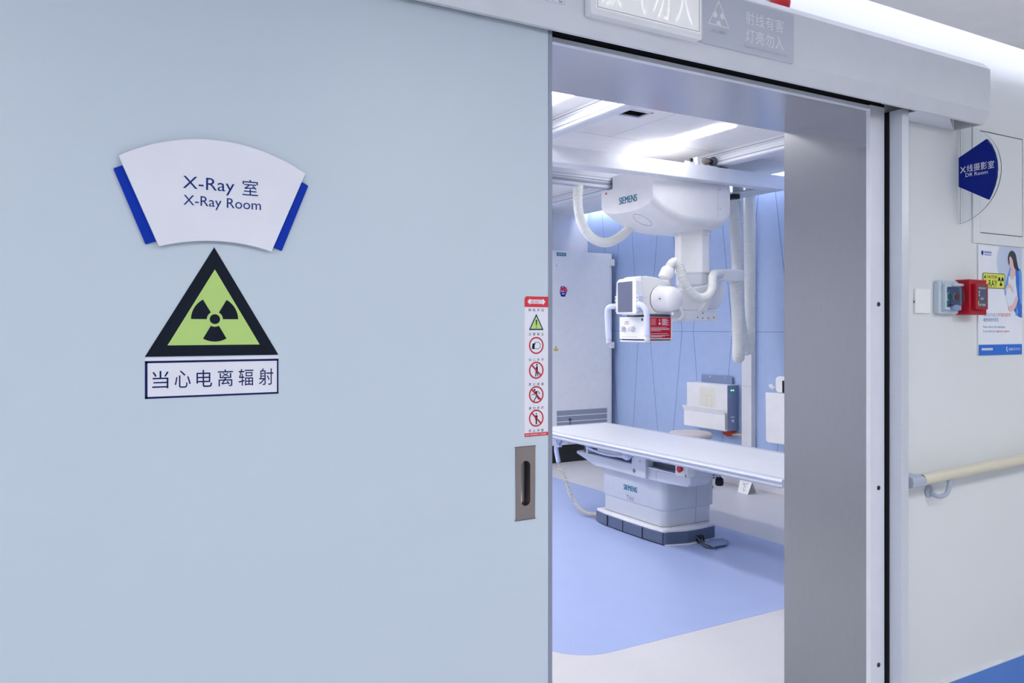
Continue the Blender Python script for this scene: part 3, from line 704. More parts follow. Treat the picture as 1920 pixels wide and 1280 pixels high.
for xr in (2.662, 4.222):
    for yr in (BY0+.055, BY1-.05):
        b = MB(); b.box(xr-.20, xr-.012, yr-.03, yr+.03, BZ1-.006, BZ1+.012); b.box(xr-.29, xr-.21, yr-.012, yr+.012, BZ1-.006, BZ1+.030); b.box(xr-.185, xr-.15, yr-.01, yr+.04, BZ1+.012, BZ1+.07); q = build('roller_block', b, 'greyw', t, bevel=.003)
        b = MB(); b.lathe([(0, .026), (.003, .036), (.018, .036), (.021, .026)], (xr-.038, yr, BZ1+.050), (1, 0, 0)); build('roller', b, 'tray', q)
        b = MB(); b.lathe([(0, .024), (.050, .024), (.052, .014), (.075, .014)], (xr-.115, yr, BZ1+.048), (1, 0, 0)); b.box(xr-.10, xr-.08, yr-.012, yr+.012, BZ1+.01, BZ1+.05); build('axle', b, 'brass', q)
        b = MB(); b.lathe([(0, .014), (.018, .014)], (xr-.245, yr, BZ1+.038), (0, -1, 0)); build('guide_wheel', b, 'black', q)
        b = MB(); b.box(xr+.03, xr+.10, yr-.02, yr+.02, BZ1-.004, BZ1+.016); build('bumper', b, 'black', q)

# ------------------------------------------------------------------ ceiling stand with x-ray tube
t = thing('xray_tube_stand', 'white overhead x-ray tube stand hanging over the table', 'x-ray tube', (4.17, 4.6, 1.32))
HX0, HX1, HY0, HY1, HZ = 3.655, 4.395, 4.358, 4.96, 2.464
def zbot(x, y):
    cx_ = max(0, (4.02-x)/.365); rxe = max(0, (x-4.25)/.145)
    cy_ = abs((y-4.66)/.302)
    f = 0
    for d, r in ((x-HX0, .004), (HX1-x, .05), (y-HY0, .04), (HY1-y, .03)):
        if d < r: f = max(f, r-math.sqrt(max(0, r*r-(r-d)**2)))
    return 2.135+.135*cx_**1.8+.05*cy_**3.2+.045*rxe**2.4+f
b = MB()
def spaced(a, c_, ra, rc, n):
    l = [a+ra*(1-math.cos(PI/2*i/6)) for i in range(6)]+[a+ra+(c_-rc-a-ra)*i/n for i in range(n+1)]+[c_-rc*(1-math.cos(PI/2*i/6)) for i in range(5, -1, -1)]
    return l
xs = spaced(HX0, HX1, .004, .05, 24); ys = spaced(HY0, HY1, .04, .03, 18); NX, NY = len(xs)-1, len(ys)-1
g = [(x, y, zbot(x, y)) for y in ys for x in xs]
b.add(g, [(j*(NX+1)+i, j*(NX+1)+i+1, (j+1)*(NX+1)+i+1, (j+1)*(NX+1)+i) for j in range(NY) for i in range(NX)], 0, True)
rimi = [(i, 0) for i in range(NX)]+[(NX, j) for j in range(NY)]+[(i, NY) for i in range(NX, 0, -1)]+[(0, j) for j in range(NY, 0, -1)]
k = len(rimi); vs = [(xs[i], ys[j], zbot(xs[i], ys[j])) for i, j in rimi]+[(xs[i], ys[j], HZ) for i, j in rimi]
b.add(vs, [(i, (i+1) % k, k+(i+1) % k, k+i) for i in range(k)]+[list(range(k, 2*k))], 0, False)
hous = build('carriage_housing', b, 'housing', t)
b = MB(); q1 = txt_x(HX0, 4.742); b.text('SIEMENS', q1, 0, .207, 2.334, 2.386, .0010, 0, .005)
build('maker_lettering', b, 'tealtxt', hous)
b = MB(); b.box(HX0+.001, HX1-.001, HY0+.001, 4.828, HZ-.004, 2.56); build('upper_cover', b, 'housing', hous, bevel=.004)
b = MB(); rp = [(3.76+.072*math.cos(2*PI*i/40), 4.60+.060*math.sin(2*PI*i/40)) for i in range(41)]
b.tube([(x, y, zbot(x, y)-.0005) for x, y in rp], .0012, 0, 6, False, caps=False); build('round_cover_groove', b, 'greytxt', hous)
b = MB()
for x_, z_ in ((4.295, 2.445), (4.295, 2.30)): b = MB(); b.lathe([(0, .007), (.004, .006)], (x_, HY0, z_), (0, -1, 0)); build('screw', b, 'greyw', hous)
b = MB(); b.box(4.272, 4.2735, HY0-.0006, HY0+.01, 2.235, HZ); build('cover_joint', b, 'lightgreytxt', hous)
b = MB(); b.cyl((HX0-.004, 4.90, 2.44), (HX0+.004, 4.90, 2.44), .008); build('red_stud', b, 'red', hous)
# column
octo = [(4.246+a, 4.60+c_) for a, c_ in ((-.145, -.035), (-.035, -.145), (.035, -.145), (.145, -.035), (.145, .035), (.035, .145), (-.035, .145), (-.145, .035))]
def sc(pts, s_): 
    cx_, cy_ = 4.246, 4.60
    return [(cx_+(x-cx_)*s_, cy_+(y-cy_)*s_) for x, y in pts]
b = MB(); b.prism(sc(octo, 1.06), face_z(0), 2.115, 2.155); build('column_collar', b, 'housing', t, bevel=.006)
b = MB(); b.prism(octo, face_z(0), 1.835, 2.16); build('column', b, 'housing', t, bevel=.006)
b = MB(); b.prism(sc(octo, .93), face_z(0), 1.745, 1.84); b.prism(sc(octo, .96), face_z(0), 1.825, 1.836); build('column', b, 'greyw', t, bevel=.004)
b = MB(); b.prism(sc(octo, .84), face_z(0), 1.65, 1.75); b.prism(sc(octo, .90), face_z(0), 1.735, 1.746); build('column', b, 'greyw', t, bevel=.004)
# carriage arm
mxz = lambda a, c_, n: (a, n, c_)
b = MB(); b.prism([(3.72, 1.70), (4.02, 1.70), (4.26, 1.745), (4.33, 1.83), (4.39, 1.81), (4.455, 1.70), (4.385, 1.565), (4.21, 1.548), (3.72, 1.548)], mxz, 4.46, 4.72); arm = build('cross_arm', b, 'housing', t, bevel=.012, seg=3)
b = MB(); b.prism([(3.80, 1.548), (4.35, 1.548), (4.35, 1.475), (3.80, 1.475)], mxz, 4.44, 4.66); build('arm_plate', b, 'housing', arm, bevel=.005)
b = MB()
for x_, z_ in ((4.20, 1.532), (4.20, 1.495), (4.255, 1.495), (4.31, 1.50), (4.15, 1.50)): b = MB(); b.lathe([(0, .006), (.003, .005)], (x_, 4.44, z_), (0, -1, 0)); build('screw', b, 'greytxt', arm)
b = MB(); b.prism([(4.17, 1.548), (4.235, 1.548), (4.30, 1.65), (4.255, 1.65)], mxz, 4.43, 4.46); build('arm_rib', b, 'white', arm, bevel=.003)
b = MB(); b.prism([(4.26, 1.78), (4.33, 1.862), (4.60, 1.876), (4.625, 1.866), (4.625, 1.785), (4.46, 1.777), (4.30, 1.765)], mxz, 4.47, 4.60); build('hose_bracket', b, 'housing', t, bevel=.012, seg=3)
# tube unit
b = MB(); b.prism([(3.495, 1.512), (3.495, 1.75), (3.51, 1.772), (3.54, 1.781), (3.60, 1.783), (3.68, 1.776), (3.76, 1.755), (3.80, 1.70), (3.80, 1.512)], mxz, 4.345, 4.515)
th = build('tube_head', b, 'white', t, bevel=.012, seg=3)
b = MB(); b.box(3.545, 3.5465, 4.344, 4.36, 1.515, 1.782); b.box(3.5465, 3.60, 4.344, 4.346, 1.632, 1.6335); build('cover_joint', b, 'lightgreytxt', th)
b = MB(); b.lathe([(0, .096), (.012, .096), (.014, .090), (.10, .089), (.13, .084), (.150, .070), (.163, .045), (.168, .018), (.169, .0)], (3.715, 4.352, 1.622), (.06, -1, 0)); tb = build('xray_tube', b, 'white_g', t)
b = MB(); b.lathe([(0, .0985), (.006, .0985)], (3.715, 4.353, 1.622), (.06, -1, 0)); build('seal_ring', b, 'tray', tb)
b = MB(); b.box(3.620, 3.628, 4.246, 4.25, 1.618, 1.626); build('printed_mark', b, 'inkd', tb)
b = MB(); b.cyl((3.79, 4.38, 1.765), (3.835, 4.385, 1.70), .030); build('motor_neck', b, 'greyw', t)
b = MB(); b.lathe([(0, .020), (.004, .046), (.010, .050), (.070, .050), (.085, .044), (.092, .036)], (3.788, 4.39, 1.768), (.045, 0, .082)); build('motor_cap', b, 'white', t)
b = MB(); b.hose([(3.832, 4.39, 1.852), (3.852, 4.375, 1.886), (3.878, 4.365, 1.890), (3.902, 4.355, 1.855), (3.925, 4.35, 1.770), (3.975, 4.345, 1.690), (4.050, 4.345, 1.645), (4.125, 4.345, 1.640), (4.195, 4.35, 1.675), (4.235, 4.37, 1.745), (4.275, 4.41, 1.805), (4.36, 4.46, 1.826), (4.42, 4.49, 1.830)], .036, .0125, .14); build('corrugated_hose', b, 'hose', t)
b = MB(); b.tube([(3.845, 4.40, 1.612), (3.90, 4.38, 1.585), (3.935, 4.37, 1.535), (3.92, 4.37, 1.49), (3.87, 4.38, 1.477), (3.80, 4.40, 1.477)], .011); build('cable_loop', b, 'white', t)
b = MB(); b.lathe([(0, .01), (.02, .009)], (3.715, 4.22, 1.528), (0, 0, -1)); build('tube_pin', b, 'white', tb)
# control panel (turned a little towards the doorway)
pa, pb = Vector((3.440, 4.490)), Vector((3.470, 4.300))
dv = (pb-pa).normalized(); nv = Vector((dv.y, -dv.x))*1.0     # towards -x side
if nv.x > 0: nv = -nv
PL = (pb-pa).length
def pm(a, c_, n): return (pa.x+dv.x*a+nv.x*n, pa.y+dv.y*a+nv.y*n, c_)
b = MB(); b.prism([(.004, 1.518), (PL-.004, 1.518), (PL, 1.53), (PL-.004, 1.745), (PL-.03, 1.765), (.03, 1.760), (.006, 1.74), (0, 1.54)], pm, -.06, .01); cp = build('control_panel', b, 'white_g', t, bevel=.006, seg=3)
b = MB(); b.prism([(.022, 1.530), (PL-.036, 1.530), (PL-.036, 1.742), (.018, 1.738)], pm, .010, .0112); build('screen', b, 'screen', cp)
for a0, a1 in ((-.012, .004), (PL-.006, PL+.018)):
    b = MB(); b.prism(rrect(a0, a1, 1.535, 1.645, .006), pm, -.035, .006); q = build('key_strip', b, 'lav', cp, bevel=.003)
    b = MB()
    for i in range(4): b.prism(circ(.5*(a0+a1), 1.55+.026*i, .005, 12), pm, .006, .0085)
    build('key', b, 'greytxt', q)
b = MB(); b.tube([pm(.0, 1.572, -.01), pm(-.03, 1.572, .018), pm(-.058, 1.562, .022), pm(-.070, 1.535, .022), pm(-.069, 1.48, .022), pm(-.057, 1.335, .022)], .0195, 0, 16); b.tube([pm(-.058, 1.345, .022), pm(-.057, 1.305, .022)], .0175, 0, 16, False); build('grip_handle', b, 'lav', cp)
b = MB(); b.tube([pm(PL, 1.585, -.01), pm(PL+.035, 1.582, .02), pm(PL+.066, 1.572, .025), pm(PL+.098, 1.545, .025), pm(PL+.108, 1.50, .025), pm(PL+.112, 1.365, .025)], .0195, 0, 16); b.tube([pm(PL+.112, 1.367, .025), pm(PL+.112, 1.320, .025)], .019, 1, 16, False); build('grip_handle', b, ['lav', 'greyw'], cp)
# collimator
b = MB(); b.box(3.552, 3.797, 4.315, 4.605, 1.342, 1.498); co = build('collimator', b, 'white_g', t, bevel=.004)
b = MB(); b.box(3.60, 3.80, 4.34, 4.58, 1.498, 1.515); build('swivel_plate', b, 'tray', co)
b = MB(); b.box(3.555, 3.800, 4.325, 4.60, 1.322, 1.334); b.box(3.565, 3.79, 4.33, 4.59, 1.334, 1.342, 1); build('filter_rails', b, ['greyw', 'dark'], co)
b = MB(); b.box(3.797, 3.835, 4.35, 4.56, 1.35, 1.46); build('side_cover', b, 'white', co, bevel=.015, seg=3)
fred = face_y(4.315); b = MB()
b.flat([(3.562, 1.349), (3.782, 1.349), (3.782, 1.496), (3.562, 1.496)], fred, .0006, 0)
b.flat([(3.60, 1.440), (3.645, 1.440), (3.645, 1.487), (3.60, 1.487)], fred, .001, 2)
b.flat([(3.668, 1.445), (3.69, 1.445), (3.679, 1.468)], fred, .001, 1); b.flat(circ(3.679, 1.476, .005), fred, .001, 1)
for i in range(9): b.flat([(3.70, 1.441+.0052*i), (3.762-.01*(i % 3), 1.441+.0052*i), (3.762-.01*(i % 3), 1.4435+.0052*i), (3.70, 1.4435+.0052*i)], fred, .001, 1)
for z_, x1_ in ((1.424, 3.745), (1.415, 3.768), (1.409, 3.768), (1.400, 3.69), (1.380, 3.755), (1.369, 3.768), (1.363, 3.73), (1.357, 3.70)): b.flat([(3.60, z_), (x1_, z_), (x1_, z_+.0025), (3.60, z_+.0025)], fred, .001, 1)
build('red_notice', b, ['crim', 'signw', 'pred'], co)
for yy in (4.553, 4.447):
    b = MB(); b.lathe([(0, .020), (.006, .020), (.008, .017), (.028, .016), (.031, .012)], (3.552, yy, 1.413), (-1, 0, 0)); build('knob', b, 'greyw', co)
fk = txt_x(3.552, 4.56); b = MB(); b.dashes(5, fk, .02, .065, 1.462, 1.466, .001, 0); b.dashes(6, fk, .015, .07, 1.449, 1.454, .001, 1); build('printing', b, ['textb', 'pred'], co)
b = MB(); b.prism(circ(4.498, 1.412, .011, 18, .8), face_x(3.552), 0, .003); b.prism(rrect(4.41, 4.575, 1.358, 1.362, .001), face_x(3.552), 0, .003); build('light_key', b, 'greyw', co)
b = MB(); b.prism(circ(4.348, 1.480, .010, 18), face_x(3.552), 0, .0015); build('round_badge', b, 'tray', co)
# hanging hose loop at the bracket
b = MB(); b.hose([(4.665, 4.57, 1.86), (4.672, 4.57, 1.75), (4.70, 4.585, 1.60), (4.725, 4.60, 1.40), (4.74, 4.61, 1.27), (4.765, 4.635, 1.195), (4.80, 4.665, 1.195), (4.825, 4.69, 1.28), (4.83, 4.70, 1.5), (4.825, 4.70, 1.9), (4.80, 4.70, 2.2), (4.765, 4.69, 2.36), (4.715, 4.66, 2.46)], .048, .014, .10); build('corrugated_hose', b, 'hose', t)
b = MB(); b.prism([(4.56, 1.785), (4.705, 1.785), (4.705, 1.875), (4.56, 1.875)], mxz, 4.51, 4.63); build('hose_clamp', b, 'housing', t, bevel=.012, seg=3)
# hose at the rear beam
b = MB(); b.hose([(3.385, 4.88, 2.475), (3.378, 4.88, 2.37), (3.398, 4.88, 2.245), (3.450, 4.88, 2.145), (3.535, 4.88, 2.082), (3.635, 4.88, 2.066), (3.735, 4.88, 2.098), (3.815, 4.87, 2.155), (3.875, 4.84, 2.215)], .037, .0095, .12); build('corrugated_hose', b, 'hose', t)

t = thing('ceiling_supply_hose', 'long corrugated supply hose hanging from the ceiling in front of the white wall duct', 'hose', (5.12, 4.84, 1.23))
b = MB(); b.hose([(5.125, 4.85, ZC), (5.125, 4.85, 2.0), (5.115, 4.845, 1.40), (5.10, 4.84, 1.28), (5.07, 4.83, 1.235), (5.035, 4.82, 1.26), (4.995, 4.81, 1.35), (4.945, 4.80, 1.6), (4.935, 4.80, 2.2), (4.932, 4.80, ZC)], .046, .014, .08); build('hose', b, 'hose', t)
for x_, y_ in ((5.125, 4.85), (4.932, 4.80)):
    b = MB(); b.lathe([(0, .06), (.02, .06)], (x_, y_, ZC-.02), (0, 0, 1)); build('ceiling_collar', b, 'white', t)
t = thing('wall_cable_duct', 'white vertical cable duct on the blue wall behind the hanging hoses', 'cable duct', (5.36, 5.1, .14))
b = MB(); b.box(5.345, XR, 5.045, 5.16, .141, 2.69); build('duct', b, 'far', t, bevel=.003); b = MB(); b.box(5.344, 5.346, 5.044, 5.161, .905, .907); build('joint', b, 'lightgreytxt', t)

# ------------------------------------------------------------------ patient table
t = thing('patient_table', 'white x-ray patient table on a boxy grey pedestal', 'x-ray table', (3.65, 4.3, 0))
TX0, TX1, TY0, TY1, TZ = 3.262, 4.005, 2.880, 5.33, .640
b = MB(); b.box(TX0+.045, TX1-.045, TY0, TY1, TZ-.026, TZ-.002); top = build('table_top', b, 'tablew', t, bevel=.003)
b = MB()
for s_, xa in ((1, TX0), (-1, TX1)):
    pr = [(0, -.012), (.006, -.002), (.022, 0), (.045, -.001), (.045, -.040), (.012, -.043), (.003, -.040), (.003, -.030), (.010, -.028), (.010, -.018), (0, -.016)]
    b.prism([(xa+s_*a, TZ+c_) for a, c_ in pr], mxz, TY0-.006, TY1)
    b.box(min(xa+s_*.026, xa+s_*.0275), max(xa+s_*.026, xa+s_*.0275), TY0-.006, TY1, TZ-.001, TZ+.0006, 1)
rails = build('edge_rail', b, ['rail_alu', 'lightgreytxt'], t, recalc=True)
b = MB(); b.box(TX0, TX1, TY1, TY1+.03, TZ-.040, TZ); build('end_rail', b, 'rail_alu', t, bevel=.003)
b = MB(); b.box(TX0+.03, TX1-.03, TY0+.03, TY1-.01, TZ-.055, TZ-.027); build('top_frame', b, 'greyw', t)
fr_ = face_x(3.425)
b = MB()
prof = [(4.965, .565), (4.965, .520), (4.95, .500), (4.80, .450), (4.74, .420), (4.0, .420), (3.70, .435), (3.63, .465), (3.63, .520), (4.27, .520), (4.27, .545), (4.88, .525), (4.91, .56)]
prof = [(4.965, .502), (4.965, .480), (4.82, .446), (4.74, .420), (4.05, .420), (4.05, .497)]
b.prism(prof, lambda a, c_, n: (n, a, c_), 3.425, 3.955); b.prism([(4.052, .497), (4.052, .420), (3.98, .420), (3.76, .432), (3.73, .455), (3.73, .497)], lambda a, c_, n: (n, a, c_), 3.4255, 3.60); und = build('undercarriage', b, 'greyw', t, bevel=.008, seg=2)
b = MB(); b.box(3.47, 3.94, 4.05, 4.93, .496, .586); b.box(3.47, 3.59, 3.74, 4.05, .496, .586); build('bucky_slot', b, 'tray', und)
b = MB(); b.box(3.46, 3.60, 3.724, 3.739, .492, .588); build('end_panel', b, 'greyw', und, bevel=.003)
b = MB(); b.box(3.42, 3.47, 4.815, 4.835, .50, .598); build('slot_post', b, 'greyw', und, bevel=.003)
b = MB(); b.box(3.440, 3.468, 4.43, 4.72, .515, .545); build('cassette_tray', b, 'cream', und, bevel=.003)
b = MB(); b.box(3.40, 3.47, 4.130, 4.275, .425, .590); cb = build('center_block', b, 'greyw', und, bevel=.004)
b = MB(); b.ring(4.246, .462, .007, .012, face_x(3.40), 0, .002, 0, 24); build('lock_ring', b, 'inkd', cb)
for yy, zz in ((4.185, .535), (4.165, .575)):
    b = MB(); b.cyl((3.4, yy, zz), (3.3985, yy, zz), .004); build('screw', b, 'inkd', cb)
b = MB(); b.box(3.418, 3.469, 3.845, 4.13, .497, .505); b.cyl((3.44, 4.128, .55), (3.44, 4.05, .552), .008); build('slide_rail', b, 'alu', und)
b = MB(); b.tube([(3.425, 4.825, .575), (3.385, 4.77, .558), (3.365, 4.66, .546), (3.355, 4.52, .542), (3.36, 4.40, .545), (3.375, 4.30, .553)], .010); b.lathe([(-.03, .012), (-.022, .021), (0, .027), (.02, .022), (.03, .012)], (3.378, 4.298, .553), (.2, -1, 0)); b.cyl((3.378, 4.285, .553), (3.40, 4.262, .560), .008); build('pull_bar', b, 'lav', und)
b = MB(); b.box(3.405, 3.47, 3.735, 3.845, .495, .590); b2 = build('stop_block', b, 'white', und, bevel=.004)
b = MB(); b.prism(rrect(3.752, 3.835, .50, .585, .025), face_x(3.405), 0, .004); build('stop_surround', b, 'white_g', b2, bevel=.001)
b = MB(); b.lathe([(0, .014), (.012, .014), (.014, .021), (.022, .021), (.026, .017)], (3.401, 3.783, .545), (-1, 0, 0)); build('stop_button', b, 'red', b2)
b = MB(); fx_ = face_x(3.405); b.flat([(3.737, .498), (3.757, .498), (3.747, .520)], fx_, .0006, 0); b.flat([(3.741, .5005), (3.753, .5005), (3.747, .513)], fx_, .001, 1); build('warning_mark', b, ['inkd', 'gold'], b2)
b = MB(); b.prism([(3.72, .415), (3.72, .525), (4.0, .525), (4.0, .455)], mxz, 3.90, 4.045); ext = build('connector_panel', b, 'greyw', und, bevel=.006)
b = MB(); fe = face_y(3.90)
for x_ in (3.775, 3.805): b.flat([(x_, .432), (x_+.02, .432), (x_+.02, .438), (x_, .438)], fe, .001); b.flat([(x_, .450), (x_+.02, .450), (x_+.02, .456), (x_, .456)], fe, .001)
b.ring(3.845, .452, .009, .012, fe, 0, .001); b.flat(circ(3.872, .460, .004), fe, .001); b.ring(3.905, .463, .010, .013, fe, 0, .001); b.flat(circ(3.945, .470, .009), fe, .001)
build('panel_symbols', b, 'inkd', ext)
b = MB(); b.lathe([(0, .012), (.010, .026), (.045, .028), (.055, .022)], (3.862, 3.925, .428), (0, 0, -1)); build('clamp_knob', b, 'black', und)
# pedestal
def ped(x0, x1, y0, y1, r): return rrect(x0, x1, y0, y1, r, 8)
b = MB(); b.prism(ped(3.490, 3.955, 4.052, 4.742, .055), face_z(0), .215, .422, 0, True); pd = build('pedestal', b, 'greyw', t, bevel=.004)
b = MB(); b.prism(ped(3.497, 3.935, 4.060, 4.736, .055), face_z(0), .105, .216, 0, True); build('pedestal_foot', b, 'greyw', pd, bevel=.004)
b = MB(); b.prism(ped(3.4985, 3.93, 4.063, 4.733, .05), face_z(0), .100, .108, 0, True); b.box(3.489, 3.4905, 4.12, 4.735, .4175, .4200); build('shadow_joint', b, 'dark', pd)
b = MB(); b.box(3.775, 3.7765, 4.0510, 4.054, .216, .42); b.box(3.775, 3.7765, 4.059, 4.062, .11, .215); build('cover_joint', b, 'greytxt', pd)
b = MB(); q1 = txt_x(3.490, 4.476); b.text('SIEMENS', q1, 0, .148, .2895, .3265, .001, 0, .004); build('maker_lettering', b, 'tealtxt', pd)
b = MB(); q1 = txt_x(3.490, 4.445); b.text('Ysio', q1, 0, .080, .226, .262, .001); build('model_lettering', b, 'greytxt', pd)
basep = [(3.470, 4.775), (3.452, 4.66), (3.446, 4.40), (3.450, 4.15), (3.463, 4.030), (3.480, 4.016), (3.63, 3.975), (3.76, 3.975), (3.885, 3.992), (3.905, 4.015), (3.905, 4.775)]
b = MB(); b.prism(basep, face_z(0), .008, .083); bs = build('base_skirt', b, 'plinth', t, bevel=.003)
b = MB(); b.prism([(3.68+(x-3.68)*.985, 4.38+(y-4.38)*.985) for x, y in basep], face_z(0), .083, .104); build('base_lip', b, 'housing', bs, bevel=.004)
b = MB()
for yy in (4.61, 4.43, 4.22): b.box(3.4435, 3.452, yy-.002, yy+.002, .010, .082)
b.box(3.461, 3.466, 4.028, 4.032, .01, .082)
for i in range(7): b.box(3.4475, 3.4485, 4.05+i*.017, 4.058+i*.017, .040, .0425, 1)
build('skirt_joint', b, ['dark', 'greytxt'], bs)
b = MB(); b.prism([(3.470, 4.02), (3.55, 3.985), (3.63, 3.962), (3.72, 3.962), (3.72, 3.98), (3.63, 3.985), (3.55, 4.0)], face_z(0), .0008, .008); b.prism([(3.78, 3.968), (3.90, 3.99), (3.90, 4.01), (3.78, 3.985)], face_z(0), .0008, .008); build('sealing_tape', b, 'paper', bs)
# hand switch with coiled cord
b = MB(); b.box(3.385, 3.44, 5.00, 5.13, .545, .600); hb = build('switch_bracket', b, 'greyw', t, bevel=.006)
b = MB(); b.box(3.384, 3.386, 5.005, 5.02, .548, .565); build('warning_mark', b, 'gold', hb)
b = MB(); b.lathe([(-.012, .030), (0, .034), (.012, .030)], (3.365, 5.125, .560), (-1, -.3, 0)); b.tube([(3.362, 5.125, .565), (3.352, 5.13, .50), (3.362, 5.118, .41), (3.365, 5.115, .395)], .017, 0, 14); b.box(3.345, 3.375, 5.085, 5.13, .515, .535); build('hand_switch', b, 'lav', hb)
b = MB()
cp_ = [Vector(p) for p in [(3.365, 5.11, .36), (3.385, 5.08, .31), (3.40, 5.06, .24), (3.42, 5.03, .15), (3.445, 5.0, .09), (3.47, 4.95, .045), (3.50, 4.90, .030), (3.54, 4.84, .034), (3.57, 4.79, .07), (3.575, 4.765, .11)]]
b.tube([(3.365, 5.115, .40), (3.364, 5.114, .385), (3.365, 5.11, .36)], .004)
# coil
Q = []
for i in range(len(cp_)-1):
    p0 = cp_[i-1] if i else cp_[0]*2-cp_[1]; p1 = cp_[i]; p2 = cp_[i+1]; p3 = cp_[i+2] if i+2 < len(cp_) else cp_[-1]*2-cp_[-2]
    for j in range(60):
        s_ = j/60; Q.append(.5*((2*p1)+(p2-p0)*s_+(2*p0-5*p1+4*p2-p3)*s_*s_+(3*p1-p0-3*p2+p3)*s_**3))
u_ = (Q[1]-Q[0]).orthogonal().normalized(); ph = 0; coil = []
for i in range(len(Q)-1):
    T_ = (Q[i+1]-Q[i]); L_ = T_.length; T_.normalize(); u_ = (u_-T_*u_.dot(T_)).normalized(); v_ = T_.cross(u_)
    pitch = .017-.008*min(1, i/300); 
    nsub = max(1, int(math.ceil(L_/pitch*9)))
    for k_ in range(nsub):
        ph += 2*PI*L_/pitch/nsub; coil.append(Q[i].lerp(Q[i+1], k_/nsub)+(u_*math.cos(ph)+v_*math.sin(ph))*.0115)
b.tube(coil, .0036, 0, 6, False)
build('coiled_cord', b, 'cord', hb)

t = thing('floor_cable', 'grey cables and loose flap lying on the floor at the pedestal foot', 'cable', (3.72, 3.95, 0))
b = MB(); b.tube([(3.70, 3.99, .045), (3.70, 3.955, .035), (3.68, 3.90, .012), (3.665, 3.84, .008), (3.70, 3.79, .007)], .006); b.tube([(3.725, 3.99, .045), (3.72, 3.95, .030), (3.695, 3.89, .012), (3.68, 3.83, .008)], .006); build('cable', b, 'tray', t)
b = MB(); b.prism([(3.70, 3.90), (3.69, 3.80), (3.80, 3.80), (3.88, 3.86), (3.89, 3.92), (3.80, 3.955)], face_z(0), .014, .020); build('rubber_flap', b, 'cloth', t, bevel=.002)
b = MB(); b.box(3.70, 3.745, 3.945, 3.974, .0015, .05); build('cable_gland', b, 'dark', t)

# ------------------------------------------------------------------ generator cabinet
t = thing('generator_cabinet', 'tall grey white equipment cabinet standing in the far corner', 'cabinet', (4.9, 7.3, 0))
CX0, CX1, CY0, CY1 = 4.10, 5.335, 7.03, 7.58
b = MB(); b.box(CX0, CX1, CY0+.02, CY1, .185, 2.232); build('carcass', b, 'cab', t, bevel=.003)
b = MB(); b.box(CX0, CX1, CY0+.03, CY1-.02, 0, .185); build('plinth', b, 'black', t)
b = MB(); b.box(CX0+.01, CX1-.03, CY0, CY0+.02, .20, 2.232); dr = build('cabinet_door', b, 'cab', t, bevel=.003)
fb = face_y(CY0)
b = MB(); b.box(4.600, 5.252, CY0-.004, CY0, .375, .553, 0)
for i in range(1, 3): b.box(4.60, 5.252, CY0-.0055, CY0-.004, .375+.06*i-.004, .375+.06*i+.004, 1)
for i in range(46): xx = 4.606+i*.0141; b.box(xx, xx+.0045, CY0-.005, CY0-.004, .379, .549, 2)
build('vent_grille', b, ['lightgreytxt', 'cab', 'greytxt'], dr)
b = MB(); b.prism(rrect(4.600, 4.716, 2.178, 2.214, .002), fb, 0, .003); q = build('badge', b, 'tealtxt', dr); b = MB(); b.text('SIEMENS', fb, 4.612, 4.704, 2.186, 2.206, .0036); build('badge_lettering', b, 'signw', q)
b = MB(); b.cyl((4.60, CY0, 2.075), (4.60, CY0-.005, 2.075), .010); build('lock', b, 'alu', dr)
for z_ in (2.135, 1.235):
    b = MB(); b.box(CX1-.045, CX1+.010, CY0-.016, CY0+.02, z_-.035, z_+.035); build('hinge', b, 'white', dr, bevel=.003)
b = MB(); b.lathe([(0, .018), (.004, .018)], (4.765, CY0-.004, .452), (0, -1, 0)); b.cyl((4.765, CY0-.006, .43), (4.765, CY0-.006, .375), .006); build('gauge_hook', b, 'tray', dr)
t = thing('flower_basket_sticker', 'small pink and blue flower basket sticker on the cabinet door', 'sticker', (4.68, CY0, 1.75))
b = MB(); b.flat([(4.655, 1.752), (4.705, 1.752), (4.725, 1.802), (4.635, 1.802)], fb, .0008, 0)
random.seed(7)
for i in range(16):
    a_ = random.random()*PI; r_ = .02+.045*random.random(); b.flat(circ(4.68+r_*math.cos(a_), 1.805+r_*math.sin(a_)*.75, .013, 10), fb, .0012+.0001*i, 1 if i % 3 else 2)
stroke(b, arc(4.68, 1.81, .048, 10, 170, 12, .75), .006, fb, .0035, 0); b.flat([(4.665, 1.775), (4.698, 1.775), (4.698, 1.787), (4.665, 1.787)], fb, .0014, 3)
build('print', b, ['signb', 'pink', 'red', 'signw'], t)
t = thing('cabinet_warning_label', 'tiny white and yellow warning label on the cabinet door', 'label', (4.59, CY0, 1.18))
b = MB(); b.flat([(4.562, 1.181), (4.618, 1.181), (4.618, 1.206), (4.562, 1.206)], fb, .0008, 0); b.flat([(4.57, 1.21), (4.612, 1.21), (4.591, 1.248)], fb, .0008, 1); b.flat(circ(4.591, 1.222, .006), fb, .0012, 2); build('print', b, ['gold', 'signw', 'inkd'], t)

